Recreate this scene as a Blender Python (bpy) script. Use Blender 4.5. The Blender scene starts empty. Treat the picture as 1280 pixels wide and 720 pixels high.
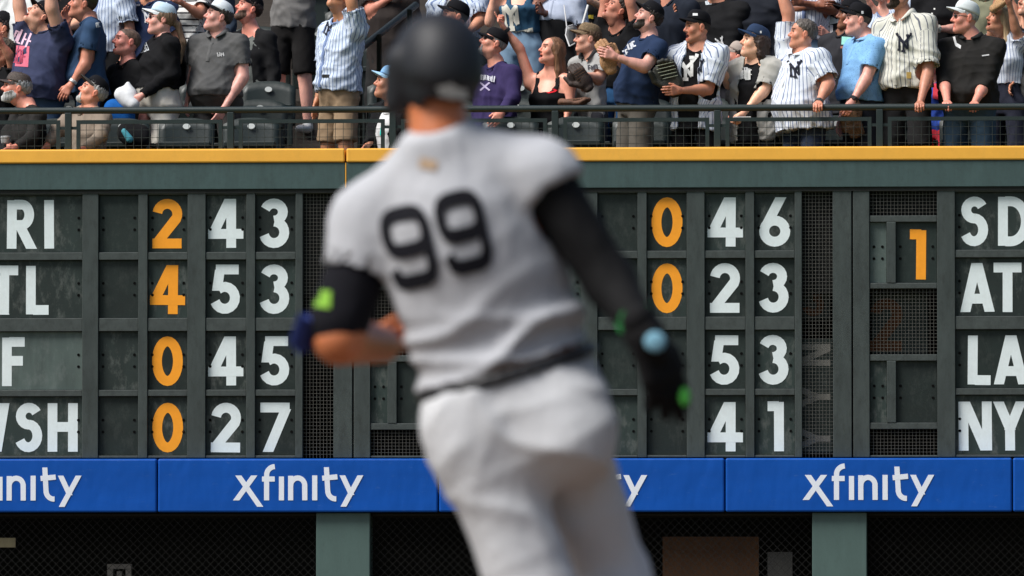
import bpy, bmesh, math, random
import numpy as np
from mathutils import Vector, Matrix
from mathutils.bvhtree import BVHTree

random.seed(7)
RNG = np.random.default_rng(11)
scene = bpy.context.scene
COL = scene.collection
rad = math.radians

# ------------------------------------------------------------------ camera
FPX, DIST, YAW = 9600.0, 60.0, rad(3.9)
CAM_Z, HORIZON = 0.6, 730.0
PITCH = math.atan((HORIZON - 360.0) / FPX)
CAM = np.array([DIST * math.sin(YAW), -DIST * math.cos(YAW), CAM_Z])
FWD = np.array([-math.sin(YAW) * math.cos(PITCH), math.cos(YAW) * math.cos(PITCH), math.sin(PITCH)])
RGT = np.array([math.cos(YAW), math.sin(YAW), 0.0])
UPV = np.cross(RGT, FWD)
PLAYER_D = 19.2
cd = bpy.data.cameras.new('camera')
cam = bpy.data.objects.new('camera', cd)
COL.objects.link(cam)
cam.matrix_world = Matrix(((RGT[0], UPV[0], -FWD[0], CAM[0]), (RGT[1], UPV[1], -FWD[1], CAM[1]),
                           (RGT[2], UPV[2], -FWD[2], CAM[2]), (0, 0, 0, 1)))
cd.sensor_width = 36.0
cd.lens = 36.0 * FPX / 1280.0
cd.clip_start, cd.clip_end = 0.5, 2000.0
cd.dof.use_dof = True
cd.dof.focus_distance = 60.3
cd.dof.aperture_fstop = (cd.lens / 1000.0) / 0.043
cd.dof.aperture_blades = 9
scene.camera = cam

# ------------------------------------------------------------------ light
SUN_EL, SUN_AZ = rad(52), rad(-122)      # azimuth: direction to the sun, from +Y towards +X
world = bpy.data.worlds.new('World')
scene.world = world
world.use_nodes = True
nt = world.node_tree
bg = nt.nodes['Background']
sky = nt.nodes.new('ShaderNodeTexSky')
sky.sky_type = 'NISHITA'
sky.sun_disc = False
sky.sun_elevation = SUN_EL
sky.sun_rotation = SUN_AZ
sky.air_density, sky.dust_density, sky.ozone_density = 1.0, 3.0, 1.0
nt.links.new(sky.outputs[0], bg.inputs[0])
bg.inputs[1].default_value = 0.05
sl = bpy.data.lights.new('sun', 'SUN')
sl.energy = 2.1
sl.angle = rad(26)
sl.color = (1.0, 0.985, 0.96)
sun = bpy.data.objects.new('sun', sl)
COL.objects.link(sun)
sdir = Vector((math.sin(SUN_AZ) * math.cos(SUN_EL), math.cos(SUN_AZ) * math.cos(SUN_EL), math.sin(SUN_EL)))
sun.rotation_euler = sdir.to_track_quat('Z', 'Y').to_euler()
sun.location = (-10, -30, 30)
vs = scene.view_settings
vs.view_transform = 'Standard'
vs.look = 'None'
vs.exposure = 1.16
vs.gamma = 1.0
vs.use_curve_mapping = False
scene.cycles.use_denoising = True

# ------------------------------------------------------------------ mapping photo pixel -> place
def ray(px, py):
    return FWD + RGT * ((px - 640.0) / FPX) + UPV * ((360.0 - py) / FPX)
def P(px, py, Y=0.0):
    r = ray(px, py)
    return CAM + r * ((Y - CAM[1]) / r[1])
def PC(px, py, dd=0.0):
    return CAM + ray(px, py) * (PLAYER_D + dd)
def X(px, Y=0.0):
    return P(px, 400, Y)[0]
def Z(py, Y=0.0):
    return P(640, py, Y)[2]

# ------------------------------------------------------------------ materials
MATS = {}
def srgb(r, g, b):
    f = lambda c: (c / 255.0) / 12.92 if c / 255.0 <= 0.04045 else ((c / 255.0 + 0.055) / 1.055) ** 2.4
    return (f(r), f(g), f(b))
class NT:
    def __init__(s, name, rough=0.7, metal=0.0, spec=0.4):
        s.m = bpy.data.materials.new(name)
        s.m.use_nodes = True
        s.t = s.m.node_tree
        s.b = s.t.nodes['Principled BSDF']
        s.b.inputs['Roughness'].default_value = rough
        s.b.inputs['Metallic'].default_value = metal
        s.b.inputs['Specular IOR Level'].default_value = spec
    def n(s, kind, **kw):
        o = s.t.nodes.new('ShaderNode' + kind)
        for k, v in kw.items():
            if hasattr(o, k): setattr(o, k, v)
            else: o.inputs[k.replace('_', ' ')].default_value = v
        return o
    def l(s, a, b): s.t.links.new(a, b)
    def noise(s, scale, detail=4, vec=None, rough=0.55):
        o = s.n('TexNoise'); o.inputs['Scale'].default_value = scale
        o.inputs['Detail'].default_value = detail; o.inputs['Roughness'].default_value = rough
        if vec is not None: s.l(vec, o.inputs['Vector'])
        return o.outputs['Fac']
    def coords(s, scale=(1, 1, 1), kind='Object'):
        t = s.n('TexCoord'); m = s.n('Mapping'); m.inputs['Scale'].default_value = scale
        s.l(t.outputs[kind], m.inputs[0]); return m.outputs[0]
    def ramp(s, fac, stops):
        r = s.n('ValToRGB'); e = r.color_ramp.elements
        while len(e) < len(stops): e.new(0.5)
        for i, (p, c) in enumerate(stops):
            e[i].position = p; e[i].color = tuple(c) + (1,) if len(c) == 3 else c
        s.l(fac, r.inputs[0]); return r.outputs[0]
    def mix(s, fac, a, b, mode='MIX'):
        m = s.n('Mix'); m.data_type = 'RGBA'; m.blend_type = mode
        for v, i in ((fac, 0), (a, 6), (b, 7)):
            if hasattr(v, 'links'): s.l(v, m.inputs[i])
            elif i == 0: m.inputs[0].default_value = v
            else: m.inputs[i].default_value = tuple(v) + (1,)
        return m.outputs[2]
    def math(s, op, a, b=None):
        m = s.n('Math'); m.operation = op
        for i, v in enumerate((a, b)):
            if v is None: continue
            if hasattr(v, 'links'): s.l(v, m.inputs[i])
            else: m.inputs[i].default_value = v
        return m.outputs[0]
    def attr(s, name):
        a = s.n('Attribute'); a.attribute_name = name; return a
    def color(s, c):
        if hasattr(c, 'links'): s.l(c, s.b.inputs['Base Color'])
        else: s.b.inputs['Base Color'].default_value = tuple(c) + (1,)
    def bump(s, h, strength=0.3, dist=0.01):
        b = s.n('Bump'); b.inputs['Strength'].default_value = strength; b.inputs['Distance'].default_value = dist
        s.l(h, b.inputs['Height']); s.l(b.outputs[0], s.b.inputs['Normal'])

def sc(c, f): return tuple(min(1.0, x * f) for x in c)

def paint(name, c, rough=0.55, var=0.25, scale=9.0, streak=True, metal=0.0, spec=0.4, grime=0.0, grime_c=(0.02, 0.02, 0.018), each=0.0):
    if name in MATS: return MATS[name]
    t = NT(name, rough, metal, spec)
    v = t.coords((1, 1, 0.22) if streak else (1, 1, 1))
    f = t.noise(scale, 5, v, 0.65)
    col = t.ramp(f, [(0.28, sc(c, 1 - var)), (0.72, sc(c, 1 + var))])
    if each:
        oi = t.n('ObjectInfo'); col = t.mix(1.0, col, t.ramp(oi.outputs['Random'], [(0.0, (1 - each,) * 3), (1.0, (1 + each,) * 3)]), 'MULTIPLY')
    if grime > 0:
        f2 = t.ramp(t.noise(scale * 2.3, 6, t.coords((1.0, 1.0, 0.5)), 0.75), [(0.5, (0, 0, 0)), (0.72, (grime,) * 3)])
        col = t.mix(f2, col, grime_c)
    t.color(col)
    t.l(t.ramp(t.noise(scale * 4, 4), [(0.3, (rough - 0.1,) * 3), (0.7, (rough + 0.12,) * 3)]), t.b.inputs['Roughness'])
    t.bump(t.noise(60, 3), 0.15, 0.003)
    MATS[name] = t.m
    return t.m

def fabric(c, kind='plain', c2=None, period=0.03, width=0.2, seed=0, rough=0.9, bump=0.35, var=0.10):
    key = ('fab', tuple(round(x, 4) for x in c), kind, c2, period, width)
    if key in MATS: return MATS[key]
    t = NT('fabric_' + kind, rough, 0.0, 0.15)
    f = t.noise(7, 4)
    col = t.ramp(f, [(0.25, sc(c, 1 - var)), (0.75, sc(c, 1 + var))])
    if kind in ('pin', 'bars'):
        a = t.attr('tc')
        sep = t.n('SeparateXYZ'); t.l(a.outputs['Vector'], sep.inputs[0])
        u = sep.outputs[0] if kind == 'pin' else sep.outputs[2]
        fr = t.math('FRACT', t.math('MULTIPLY', u, 1.0 / period))
        m = t.math('LESS_THAN', fr, width)
        col = t.mix(m, col, c2)
    elif kind == 'camo':
        f2 = t.noise(26, 3)
        col = t.ramp(f2, [(0.42, c), (0.5, c2), (0.58, sc(c, 0.55))])
    elif kind == 'specks':
        f2 = t.noise(55, 2)
        col = t.mix(t.ramp(f2, [(0.60, (0, 0, 0)), (0.66, (1, 1, 1))]), col, c2)
    t.color(col)
    h = t.math('ADD', t.math('MULTIPLY', t.noise(14, 3, t.coords((1, 1, 0.45))), 1.0), t.math('MULTIPLY', t.noise(420, 1), 0.12))
    t.bump(h, bump * 0.55, 0.02)
    MATS[key] = t.m
    return t.m

def skin(c):
    key = ('skin',) + tuple(round(x, 4) for x in c)
    if key in MATS: return MATS[key]
    t = NT('skin', 0.44, 0.0, 0.4)
    f = t.noise(30, 4)
    col = t.ramp(f, [(0.3, sc(c, 0.88)), (0.7, (min(1, c[0] * 1.10), c[1] * 1.04, c[2] * 1.02))])
    col = t.mix(1.0, col, t.attr('tint').outputs['Color'], 'MULTIPLY')
    t.color(col)
    t.b.inputs['Subsurface Weight'].default_value = 0.08
    t.b.inputs['Subsurface Radius'].default_value = (0.012, 0.005, 0.003)
    t.bump(t.noise(140, 3), 0.12, 0.003)
    MATS[key] = t.m
    return t.m

def hairmat(c):
    key = ('hair',) + tuple(round(x, 4) for x in c)
    if key in MATS: return MATS[key]
    t = NT('hair', 0.5, 0.0, 0.3)
    f = t.noise(60, 3, t.coords((1, 1, 0.12)))
    t.color(t.ramp(f, [(0.3, sc(c, 0.55)), (0.7, sc(c, 1.45))]))
    t.bump(f, 0.7, 0.01)
    MATS[key] = t.m
    return t.m

def leather(c, name='leather'):
    key = ('lea',) + tuple(round(x, 4) for x in c)
    if key in MATS: return MATS[key]
    t = NT(name, 0.5, 0.0, 0.4)
    t.color(t.ramp(t.noise(24, 5), [(0.3, sc(c, 0.55)), (0.7, sc(c, 1.35))]))
    t.bump(t.noise(60, 4), 0.5, 0.01)
    MATS[key] = t.m
    return t.m

# ------------------------------------------------------------------ objects
def tag(o, label=None, cat=None, group=None, kind=None):
    if label: o['label'] = label
    if cat: o['category'] = cat
    if group: o['group'] = group
    if kind: o['kind'] = kind
    return o
def empty(name, loc=(0, 0, 0), **kw):
    o = bpy.data.objects.new(name, None)
    o.location = [float(v) for v in loc]
    o.empty_display_size = 0.1
    COL.objects.link(o)
    return tag(o, **kw)
def link(name, me, mat=None, parent=None, smooth=None, **kw):
    o = bpy.data.objects.new(name, me)
    if mat is not None and not me.materials: me.materials.append(mat)
    COL.objects.link(o)
    if parent is not None: o.parent = parent
    return tag(o, **kw)
def wloc(o):
    v = Vector((0, 0, 0))
    while o is not None:
        v += o.location; o = o.parent
    return np.array(v)
def qmesh(name, V, Q, smooth=True, off=None, attrs=None):
    V = np.asarray(V, dtype=np.float64)
    if off is not None: V = V - off
    Q = np.asarray(Q, dtype=np.int32)
    me = bpy.data.meshes.new(name)
    me.vertices.add(len(V))
    me.vertices.foreach_set('co', V.astype(np.float32).ravel())
    me.loops.add(Q.size)
    me.loops.foreach_set('vertex_index', Q.ravel())
    me.polygons.add(len(Q))
    me.polygons.foreach_set('loop_start', np.arange(len(Q), dtype=np.int32) * Q.shape[1])
    me.polygons.foreach_set('use_smooth', np.full(len(Q), smooth, dtype=bool))
    me.update(calc_edges=True)
    for k, (typ, arr) in (attrs or {}).items():
        a = me.attributes.new(k, typ, 'POINT')
        a.data.foreach_set('color' if typ == 'FLOAT_COLOR' else 'vector', np.asarray(arr, dtype=np.float32).ravel())
    return me
class Mb:                                   # collects quads of one part
    def __init__(s): s.v, s.q = [], []
    def add(s, V, Q):
        n = sum(len(a) for a in s.v)
        s.v.append(np.asarray(V, float).reshape(-1, 3)); s.q.append(np.asarray(Q, int) + n)
    def box(s, x0, x1, y0, y1, z0, z1):
        V = [(x, y, z) for z in (z0, z1) for y in (y0, y1) for x in (x0, x1)]
        s.add(V, [(0, 2, 3, 1), (4, 5, 7, 6), (0, 1, 5, 4), (2, 6, 7, 3), (0, 4, 6, 2), (1, 3, 7, 5)])
    def bar(s, a, b, r, n=4, r2=None):
        a, b = np.asarray(a, float), np.asarray(b, float)
        d = b - a; d = d / np.linalg.norm(d)
        u = np.cross(d, (0, 0, 1.0) if abs(d[2]) < 0.9 else (1.0, 0, 0)); u /= np.linalg.norm(u)
        w = np.cross(d, u); r2 = r if r2 is None else r2
        an = [2 * math.pi * (i + 0.5) / n for i in range(n)]
        V = [a + (u * math.cos(t) + w * math.sin(t)) * r for t in an] + [b + (u * math.cos(t) + w * math.sin(t)) * r2 for t in an]
        Q = [(i, (i + 1) % n, n + (i + 1) % n, n + i) for i in range(n)]
        if n == 4: Q += [(3, 2, 1, 0), (4, 5, 6, 7)]
        if n == 8:
            for o in (0, 8): Q += [(o, o + 1, o + 2, o + 3), (o, o + 3, o + 4, o + 7), (o + 4, o + 5, o + 6, o + 7)]
        s.add(V, Q)
    def path(s, pts, r, n=8):
        for a, b in zip(pts[:-1], pts[1:]): s.bar(a, b, r, n)
    def build(s, name, mat, parent=None, smooth=False, bevel=0.0, **kw):
        off = wloc(parent) if parent is not None else None
        me = qmesh(name, np.concatenate(s.v), np.concatenate(s.q), smooth, off)
        if bevel or not smooth:
            bm = bmesh.new(); bm.from_mesh(me)
            bmesh.ops.recalc_face_normals(bm, faces=bm.faces)
            if bevel:
                bmesh.ops.bevel(bm, geom=bm.edges[:] + bm.verts[:], offset=bevel, segments=2, affect='EDGES', profile=0.5)
            bm.to_mesh(me); bm.free()
        return link(name, me, mat, parent, **kw)
def boxobj(name, x0, x1, y0, y1, z0, z1, mat, parent=None, bevel=0.0, **kw):
    m = Mb(); m.box(min(x0, x1), max(x0, x1), y0, y1, min(z0, z1), max(z0, z1))
    return m.build(name, mat, parent, bevel=bevel, **kw)

# ------------------------------------------------------------------ distance fields -> quads
def vec(*a): return np.array(a, float)
def unit(v):
    v = np.asarray(v, float); return v / (np.linalg.norm(v) + 1e-12)
def Cap(a, b, ra, rb, k=0.03, flat=None, cut=False, cut0=False):
    return dict(t='c', a=np.asarray(a, float), b=np.asarray(b, float), ra=ra, rb=rb, k=k, flat=flat, cut=cut, cut0=cut0)
def Ell(c, r, R=None, k=0.02, sub=False):
    return dict(t='e', c=np.asarray(c, float), r=np.asarray(r, float), R=R, k=k, sub=sub)
def bounds(p):
    if p['t'] == 'c':
        m = max(p['ra'], p['rb']) * (p['flat'][1] if p['flat'] else 1)
        return np.minimum(p['a'], p['b']) - m, np.maximum(p['a'], p['b']) + m
    if p['t'] == 'e':
        m = p['r'] if p['R'] is None else np.full(3, p['r'].max())
        return p['c'] - m, p['c'] + m
    return p['lo'], p['hi']
def evalp(p, x, y, z):
    if p['t'] == 'c':
        ab = p['b'] - p['a']; L2 = ab @ ab + 1e-12
        dx, dy, dz = x - p['a'][0], y - p['a'][1], z - p['a'][2]
        tr = (dx * ab[0] + dy * ab[1] + dz * ab[2]) / L2
        t = np.clip(tr, 0, 1)
        qx, qy, qz = dx - t * ab[0], dy - t * ab[1], dz - t * ab[2]
        if p['flat']:
            w, f = p['flat']
            c = qx * w[0] + qy * w[1] + qz * w[2]
            s = c * (1 / f - 1)
            qx, qy, qz = qx + s * w[0], qy + s * w[1], qz + s * w[2]
        d = np.sqrt(qx * qx + qy * qy + qz * qz) - (p['ra'] + (p['rb'] - p['ra']) * t)
        if p['cut']: d = np.maximum(d, (tr - 1) * math.sqrt(L2))
        if p['cut0']: d = np.maximum(d, -tr * math.sqrt(L2))
        return d
    if p['t'] == 'e':
        dx, dy, dz = x - p['c'][0], y - p['c'][1], z - p['c'][2]
        if p['R'] is not None:
            R = p['R']
            dx, dy, dz = (dx * R[0, 0] + dy * R[1, 0] + dz * R[2, 0], dx * R[0, 1] + dy * R[1, 1] + dz * R[2, 1],
                          dx * R[0, 2] + dy * R[1, 2] + dz * R[2, 2])
        r = p['r']
        q = np.sqrt((dx / r[0]) ** 2 + (dy / r[1]) ** 2 + (dz / r[2]) ** 2)
        q2 = np.sqrt((dx / r[0] ** 2) ** 2 + (dy / r[1] ** 2) ** 2 + (dz / r[2] ** 2) ** 2) + 1e-9
        return q * (q - 1) / q2
    return p['fn'](x, y, z)
def field(prims, h, post=None, pad=3):
    B = [bounds(p) for p in prims if not p.get('sub')]
    lo = np.min([b[0] for b in B], axis=0) - pad * h
    hi = np.max([b[1] for b in B], axis=0) + pad * h
    n = np.ceil((hi - lo) / h).astype(int) + 1
    D = np.full(n, 1.0, dtype=np.float64)
    ax = [lo[i] + h * np.arange(n[i]) for i in range(3)]
    for p, (a, b) in zip(prims, [bounds(p) for p in prims]):
        k = p['k']
        i0 = np.maximum(0, np.floor((a - k - 2 * h - lo) / h).astype(int))
        i1 = np.minimum(n, np.ceil((b + k + 2 * h - lo) / h).astype(int) + 1)
        if (i1 <= i0).any(): continue
        sl = tuple(slice(i0[i], i1[i]) for i in range(3))
        x, y, z = ax[0][sl[0]][:, None, None], ax[1][sl[1]][None, :, None], ax[2][sl[2]][None, None, :]
        d = evalp(p, x, y, z)
        c = D[sl]
        if p.get('sub'):
            d = -d
            hh = np.maximum(k - np.abs(c - d), 0) / max(k, 1e-6)
            D[sl] = np.maximum(c, d) + hh * hh * k * 0.25
        else:
            hh = np.maximum(k - np.abs(c - d), 0) / max(k, 1e-6)
            D[sl] = np.minimum(c, d) - hh * hh * k * 0.25
    if post is not None:
        D = post(D, ax[0][:, None, None], ax[1][None, :, None], ax[2][None, None, :])
    return nets(D, lo, h)
CORN = [(i, j, k) for i in (0, 1) for j in (0, 1) for k in (0, 1)]
EDG = [(a, b) for a in CORN for b in CORN if sum(b) - sum(a) == 1 and sum(abs(b[i] - a[i]) for i in range(3)) == 1]
def nets(D, lo, h):
    D = np.pad(D, 1, constant_values=1.0); lo = lo - h
    s = D < 0
    n = np.array(D.shape)
    c = np.zeros(n - 1, dtype=np.int8)
    for i, j, k in CORN:
        c += s[i:n[0] - 1 + i, j:n[1] - 1 + j, k:n[2] - 1 + k]
    act = (c > 0) & (c < 8)
    I = np.argwhere(act)
    idx = np.full(n - 1, -1, dtype=np.int64)
    idx[act] = np.arange(len(I))
    acc = np.zeros((len(I), 3)); cnt = np.zeros(len(I))
    for a, b in EDG:
        d1 = D[I[:, 0] + a[0], I[:, 1] + a[1], I[:, 2] + a[2]]
        d2 = D[I[:, 0] + b[0], I[:, 1] + b[1], I[:, 2] + b[2]]
        m = (d1 < 0) != (d2 < 0)
        t = d1[m] / (d1[m] - d2[m])
        acc[m] += np.array(a) + t[:, None] * (np.array(b) - np.array(a))
        cnt[m] += 1
    V = lo + h * (I + acc / cnt[:, None])
    Q = []
    for ax in range(3):
        o1, o2 = [(1, 2), (2, 0), (0, 1)][ax]
        sa = [slice(None)] * 3; sb = [slice(None)] * 3
        sa[ax] = slice(0, -1); sb[ax] = slice(1, None)
        A, Bm = s[tuple(sa)], s[tuple(sb)]
        E = np.argwhere(A != Bm)
        inside = A[E[:, 0], E[:, 1], E[:, 2]]
        e1 = np.zeros(3, int); e1[o1] = 1
        e2 = np.zeros(3, int); e2[o2] = 1
        g = lambda p: idx[p[:, 0], p[:, 1], p[:, 2]]
        q = np.stack([g(E - e1 - e2), g(E - e2), g(E), g(E - e1)], axis=1)
        q[~inside] = q[~inside][:, ::-1]
        Q.append(q)
    return V, np.concatenate(Q)
def vnormals(V, Q):
    N = np.zeros_like(V)
    f = np.cross(V[Q[:, 2]] - V[Q[:, 0]], V[Q[:, 3]] - V[Q[:, 1]])
    for i in range(4): np.add.at(N, Q[:, i], f)
    return N / (np.linalg.norm(N, axis=1)[:, None] + 1e-12)
def folds(V, seed, wl=0.12, n=5, aniso=(1, 1, 1)):
    r = np.random.default_rng(seed)
    p = V * np.array(aniso)
    w = np.zeros_like(p)
    for i in range(3):
        d = r.normal(size=3); d /= np.linalg.norm(d)
        w[:, i] = np.sin(p @ d * (2 * math.pi / (wl * 2.6)) + r.uniform(0, 6.28)) * wl * 0.35
    p = p + w
    out = np.zeros(len(V))
    for i in range(n):
        d = r.normal(size=3); d /= np.linalg.norm(d)
        s = np.sin(p @ d * (2 * math.pi / (wl * r.uniform(0.7, 1.7))) + r.uniform(0, 6.28))
        out += (1 - np.abs(s)) ** 2 - 0.35
    return out / n * 2.0
def merge(parts):
    n = 0; V = []; Q = []
    for v, q in parts:
        V.append(v); Q.append(q + n); n += len(v)
    return np.concatenate(V), np.concatenate(Q)

# ------------------------------------------------------------------ lettering: stroked glyphs
def arc(cx, cy, rx, ry, a0, a1, n=14):
    return [(cx + rx * math.cos(rad(a0 + (a1 - a0) * i / n)), cy + ry * math.sin(rad(a0 + (a1 - a0) * i / n))) for i in range(n + 1)]
GL = {
 '0': (0.62, [arc(0.31, 0.5, 0.215, 0.405, 0, 360, 28)]),
 '1': (0.40, [[(0.29, 0), (0.29, 1)], [(0.29, 0.915), (0.06, 0.915)]]),
 '2': (0.62, [arc(0.305, 0.695, 0.205, 0.21, 172, -25) + [(0.10, 0.11)], [(0.0, 0.095), (0.60, 0.095)]]),
 '3': (0.62, [arc(0.28, 0.73, 0.185, 0.175, 160, -88), arc(0.285, 0.315, 0.21, 0.22, 88, -165)]),
 '4': (0.72, [[(0.47, 0), (0.47, 1)], [(0.445, 1.0), (0.10, 0.29)], [(0.0, 0.285), (0.72, 0.285)]]),
 '5': (0.62, [[(0.10, 0.905), (0.57, 0.905)], [(0.185, 0.90), (0.125, 0.47)], arc(0.285, 0.325, 0.21, 0.225, 128, -160)]),
 '6': (0.64, [arc(0.32, 0.31, 0.215, 0.215, 0, 360, 24), [(0.13, 0.39), (0.44, 1.0)]]),
 '7': (0.62, [[(0.0, 0.905), (0.60, 0.905)], [(0.52, 0.87), (0.16, 0)]]),
 'R': (0.64, [[(0.1, 0), (0.1, 1)], [(0.15, 0.91), (0.30, 0.91)] + arc(0.32, 0.70, 0.17, 0.21, 90, -90) + [(0.15, 0.49)], [(0.28, 0.48), (0.55, 0)]]),
 'I': (0.2, [[(0.1, 0), (0.1, 1)]]),
 'T': (0.62, [[(0.31, 0), (0.31, 0.85)], [(0, 0.91), (0.62, 0.91)]]),
 'L': (0.5, [[(0.1, 0), (0.1, 1)], [(0.15, 0.09), (0.5, 0.09)]]),
 'F': (0.5, [[(0.1, 0), (0.1, 1)], [(0.15, 0.91), (0.5, 0.91)], [(0.15, 0.52), (0.46, 0.52)]]),
 'W': (0.98, [[(0.10, 1), (0.28, 0)], [(0.28, 0), (0.49, 1)], [(0.49, 1), (0.70, 0)], [(0.70, 0), (0.88, 1)]]),
 'S': (0.6, [arc(0.30, 0.735, 0.185, 0.175, 25, 270), arc(0.29, 0.33, 0.205, 0.235, 88, -155)]),
 'H': (0.66, [[(0.1, 0), (0.1, 1)], [(0.56, 0), (0.56, 1)], [(0.1, 0.51), (0.56, 0.51)]]),
 'D': (0.72, [[(0.1, 0), (0.1, 1)], [(0.15, 0.91), (0.25, 0.91)] + arc(0.27, 0.5, 0.34, 0.41, 90, -90, 20) + [(0.15, 0.09)]]),
 'A': (0.74, [[(0.10, 0), (0.36, 1.0)], [(0.38, 1.0), (0.64, 0)], [(0.2, 0.27), (0.55, 0.27)]]),
 'N': (0.72, [[(0.1, 0), (0.1, 1)], [(0.13, 1.0), (0.59, 0.0)], [(0.62, 0), (0.62, 1)]]),
 'Y': (0.7, [[(0.10, 1), (0.36, 0.42)], [(0.60, 1), (0.34, 0.42)], [(0.35, 0.50), (0.35, 0)]]),
 '9': (0.66, [[(0.33 + 0.245 * math.copysign(abs(math.cos(t)) ** 0.62, math.cos(t)), 0.69 + 0.225 * math.copysign(abs(math.sin(t)) ** 0.62, math.sin(t))) for t in [2 * math.pi * i / 32 for i in range(33)]],
               [(0.575, 0.72), (0.575, 0.24), (0.545, 0.13), (0.47, 0.085), (0.20, 0.085), (0.12, 0.13), (0.085, 0.26)]]),
}
MONO = [[(0.20, 0.10), (0.20, 0.84)], [(0.20, 0.84), (0.72, 0.14)], [(0.72, 0.14), (0.72, 0.86)],
        [(0.04, 0.97), (0.30, 0.62), (0.46, 0.46)], [(0.96, 0.97), (0.66, 0.62), (0.46, 0.46)], [(0.46, 0.50), (0.46, 0.0)],
        [(0.10, 0.10), (0.30, 0.10)], [(0.34, 0.03), (0.58, 0.03)], [(0.62, 0.88), (0.82, 0.88)], [(-0.02, 0.94), (0.14, 0.98)], [(0.86, 0.98), (1.0, 0.94)]]
WORDMARK = [[(668, 437), (730, 525)], [(713, 437), (662, 507)],
  [(748, 507), (748, 440)] + arc(772, 436, 24, 24, 180, 268, 8)[1:], [(735, 447), (771, 447)],
  [(790, 440), (790, 507)], [(816, 438), (816, 507)], [(816, 470)] + arc(836, 466, 20, 22, 190, 350, 10) + [(856, 507)],
  [(884, 437), (884, 507)], [(917, 414), (921, 486)], arc(943, 481, 22, 22, 176, 85, 8), [(905, 445), (948, 441)],
  [(962, 437), (988, 492)], [(1013, 437), (965, 525)]]
def strip(pts, w, step=None):
    pts = [np.array(p, float) for p in pts]
    if step:
        q = []
        for a, b in zip(pts[:-1], pts[1:]):
            n = max(1, int(np.linalg.norm(b - a) / step))
            q += [a + (b - a) * i / n for i in range(n)]
        pts = q + [pts[-1]]
    n = len(pts)
    closed = np.linalg.norm(pts[0] - pts[-1]) < 1e-6
    dv = pts[-1] - pts[0]
    if not step and n == 2 and abs(dv[0]) > 0.04 * abs(dv[1]) and abs(dv[1]) > 0.8 * abs(dv[0]):   # slanted strokes end level
        hx = w / 2 * np.linalg.norm(dv) / abs(dv[1]) * (-1 if dv[1] > 0 else 1)
        return [(p + np.array([hx, 0]), p - np.array([hx, 0])) for p in pts]
    out = []
    for i in range(n):
        a = pts[i - 1] if i > 0 else (pts[-2] if closed else pts[0])
        b = pts[i + 1] if i < n - 1 else (pts[1] if closed else pts[-1])
        d = unit(b - a); nn = np.array([-d[1], d[0]])
        d1 = unit(pts[i] - a) if i > 0 or closed else d
        c = max(0.5, abs(d1 @ d))
        out.append((pts[i] + nn * w / 2 / c, pts[i] - nn * w / 2 / c))
    return out
def flat_strokes(mb, strokes, org, ux, uz, size, w, nrm, t0=0.0012, dt=0.0003):
    """strokes lie on a flat panel: org + ux*x + uz*y, raised along nrm"""
    for i, st in enumerate(strokes):
        s = strip(st, w)
        V = []
        for a, b in s:
            for p in (a, b):
                for t in (0.0005, t0 + dt * i):
                    V.append(org + ux * (p[0] * size) + uz * (p[1] * size) + nrm * t)
        Q = []
        for j in range(len(s) - 1):
            o, p = 4 * j, 4 * j + 4
            Q += [(o + 1, o + 3, p + 3, p + 1), (o, o + 1, p + 1, p), (o + 2, p + 2, p + 3, o + 3)]
        e = 4 * (len(s) - 1)
        Q += [(0, 2, 3, 1), (e, e + 1, e + 3, e + 2)]
        mb.add(V, Q)
def decal(name, strokes, cx, cy, w_px, h_px, ang, stroke, bvh, mat, parent, Y0, lift=0.004, step=0.06, origin=None, sx=0.0):
    """strokes printed on cloth: each point is laid on the cloth that is there"""
    mb = Mb(); ca, sa = math.cos(rad(ang)), math.sin(rad(ang))
    for i, st in enumerate(strokes):
        s = strip(st, stroke, step)
        V, ok = [], []
        for a, b in s:
            for f in (0, 0.5, 1):
                p = a + (b - a) * f
                x, y = (p[0] - 0.5 + sx * (p[1] - 0.5)) * w_px, (p[1] - 0.5) * h_px
                px, py = cx + x * ca + y * sa, cy - (y * ca - x * sa)
                r = ray(px, py)
                hit = bvh.ray_cast(Vector(CAM + r * (Y0 - 2.0)), Vector(r), 6.0)
                ok.append(hit[0] is not None)
                V.append(np.array(hit[0]) - unit(r) * (lift + 0.0008 * i) if hit[0] is not None else np.zeros(3))
        Q = []
        for j in range(len(s) - 1):
            for f in (0, 1):
                q = (3 * j + f, 3 * j + f + 1, 3 * j + 4 + f, 3 * j + 3 + f)
                if all(ok[m] for m in q): Q.append(q)
        if Q:
            use = sorted({m for q in Q for m in q}); mp = {m: i for i, m in enumerate(use)}
            mb.add([V[m] for m in use], [[mp[m] for m in q] for q in Q])
    if not mb.v: return None
    return mb.build(name, mat, parent, smooth=True)
# ================================================================== the setting
def mat_turf():
    t = NT('turf', 0.9)
    t.color(t.ramp(t.noise(40, 5), [(0.3, (0.025, 0.06, 0.012)), (0.7, (0.06, 0.12, 0.03))]))
    t.bump(t.noise(300, 3), 0.6, 0.02)
    return t.m
def mat_dirt():
    t = NT('clay', 0.95)
    t.color(t.ramp(t.noise(14, 6), [(0.3, (0.09, 0.055, 0.036)), (0.7, (0.15, 0.09, 0.06))]))
    t.bump(t.noise(200, 4), 0.5, 0.01)
    return t.m
def mat_concrete(name, c):
    t = NT(name, 0.9)
    f = t.noise(6, 7, None, 0.7)
    col = t.ramp(f, [(0.25, sc(c, 0.6)), (0.75, sc(c, 1.3))])
    t.color(col); t.bump(t.noise(80, 5), 0.4, 0.006)
    return t.m
m = Mb(); m.add([(-400, -400, 0), (400, -400, 0), (400, 400, 0), (-400, 400, 0)], [(0, 1, 2, 3)])
m.build('ground', mat_turf(), kind='structure')
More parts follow.
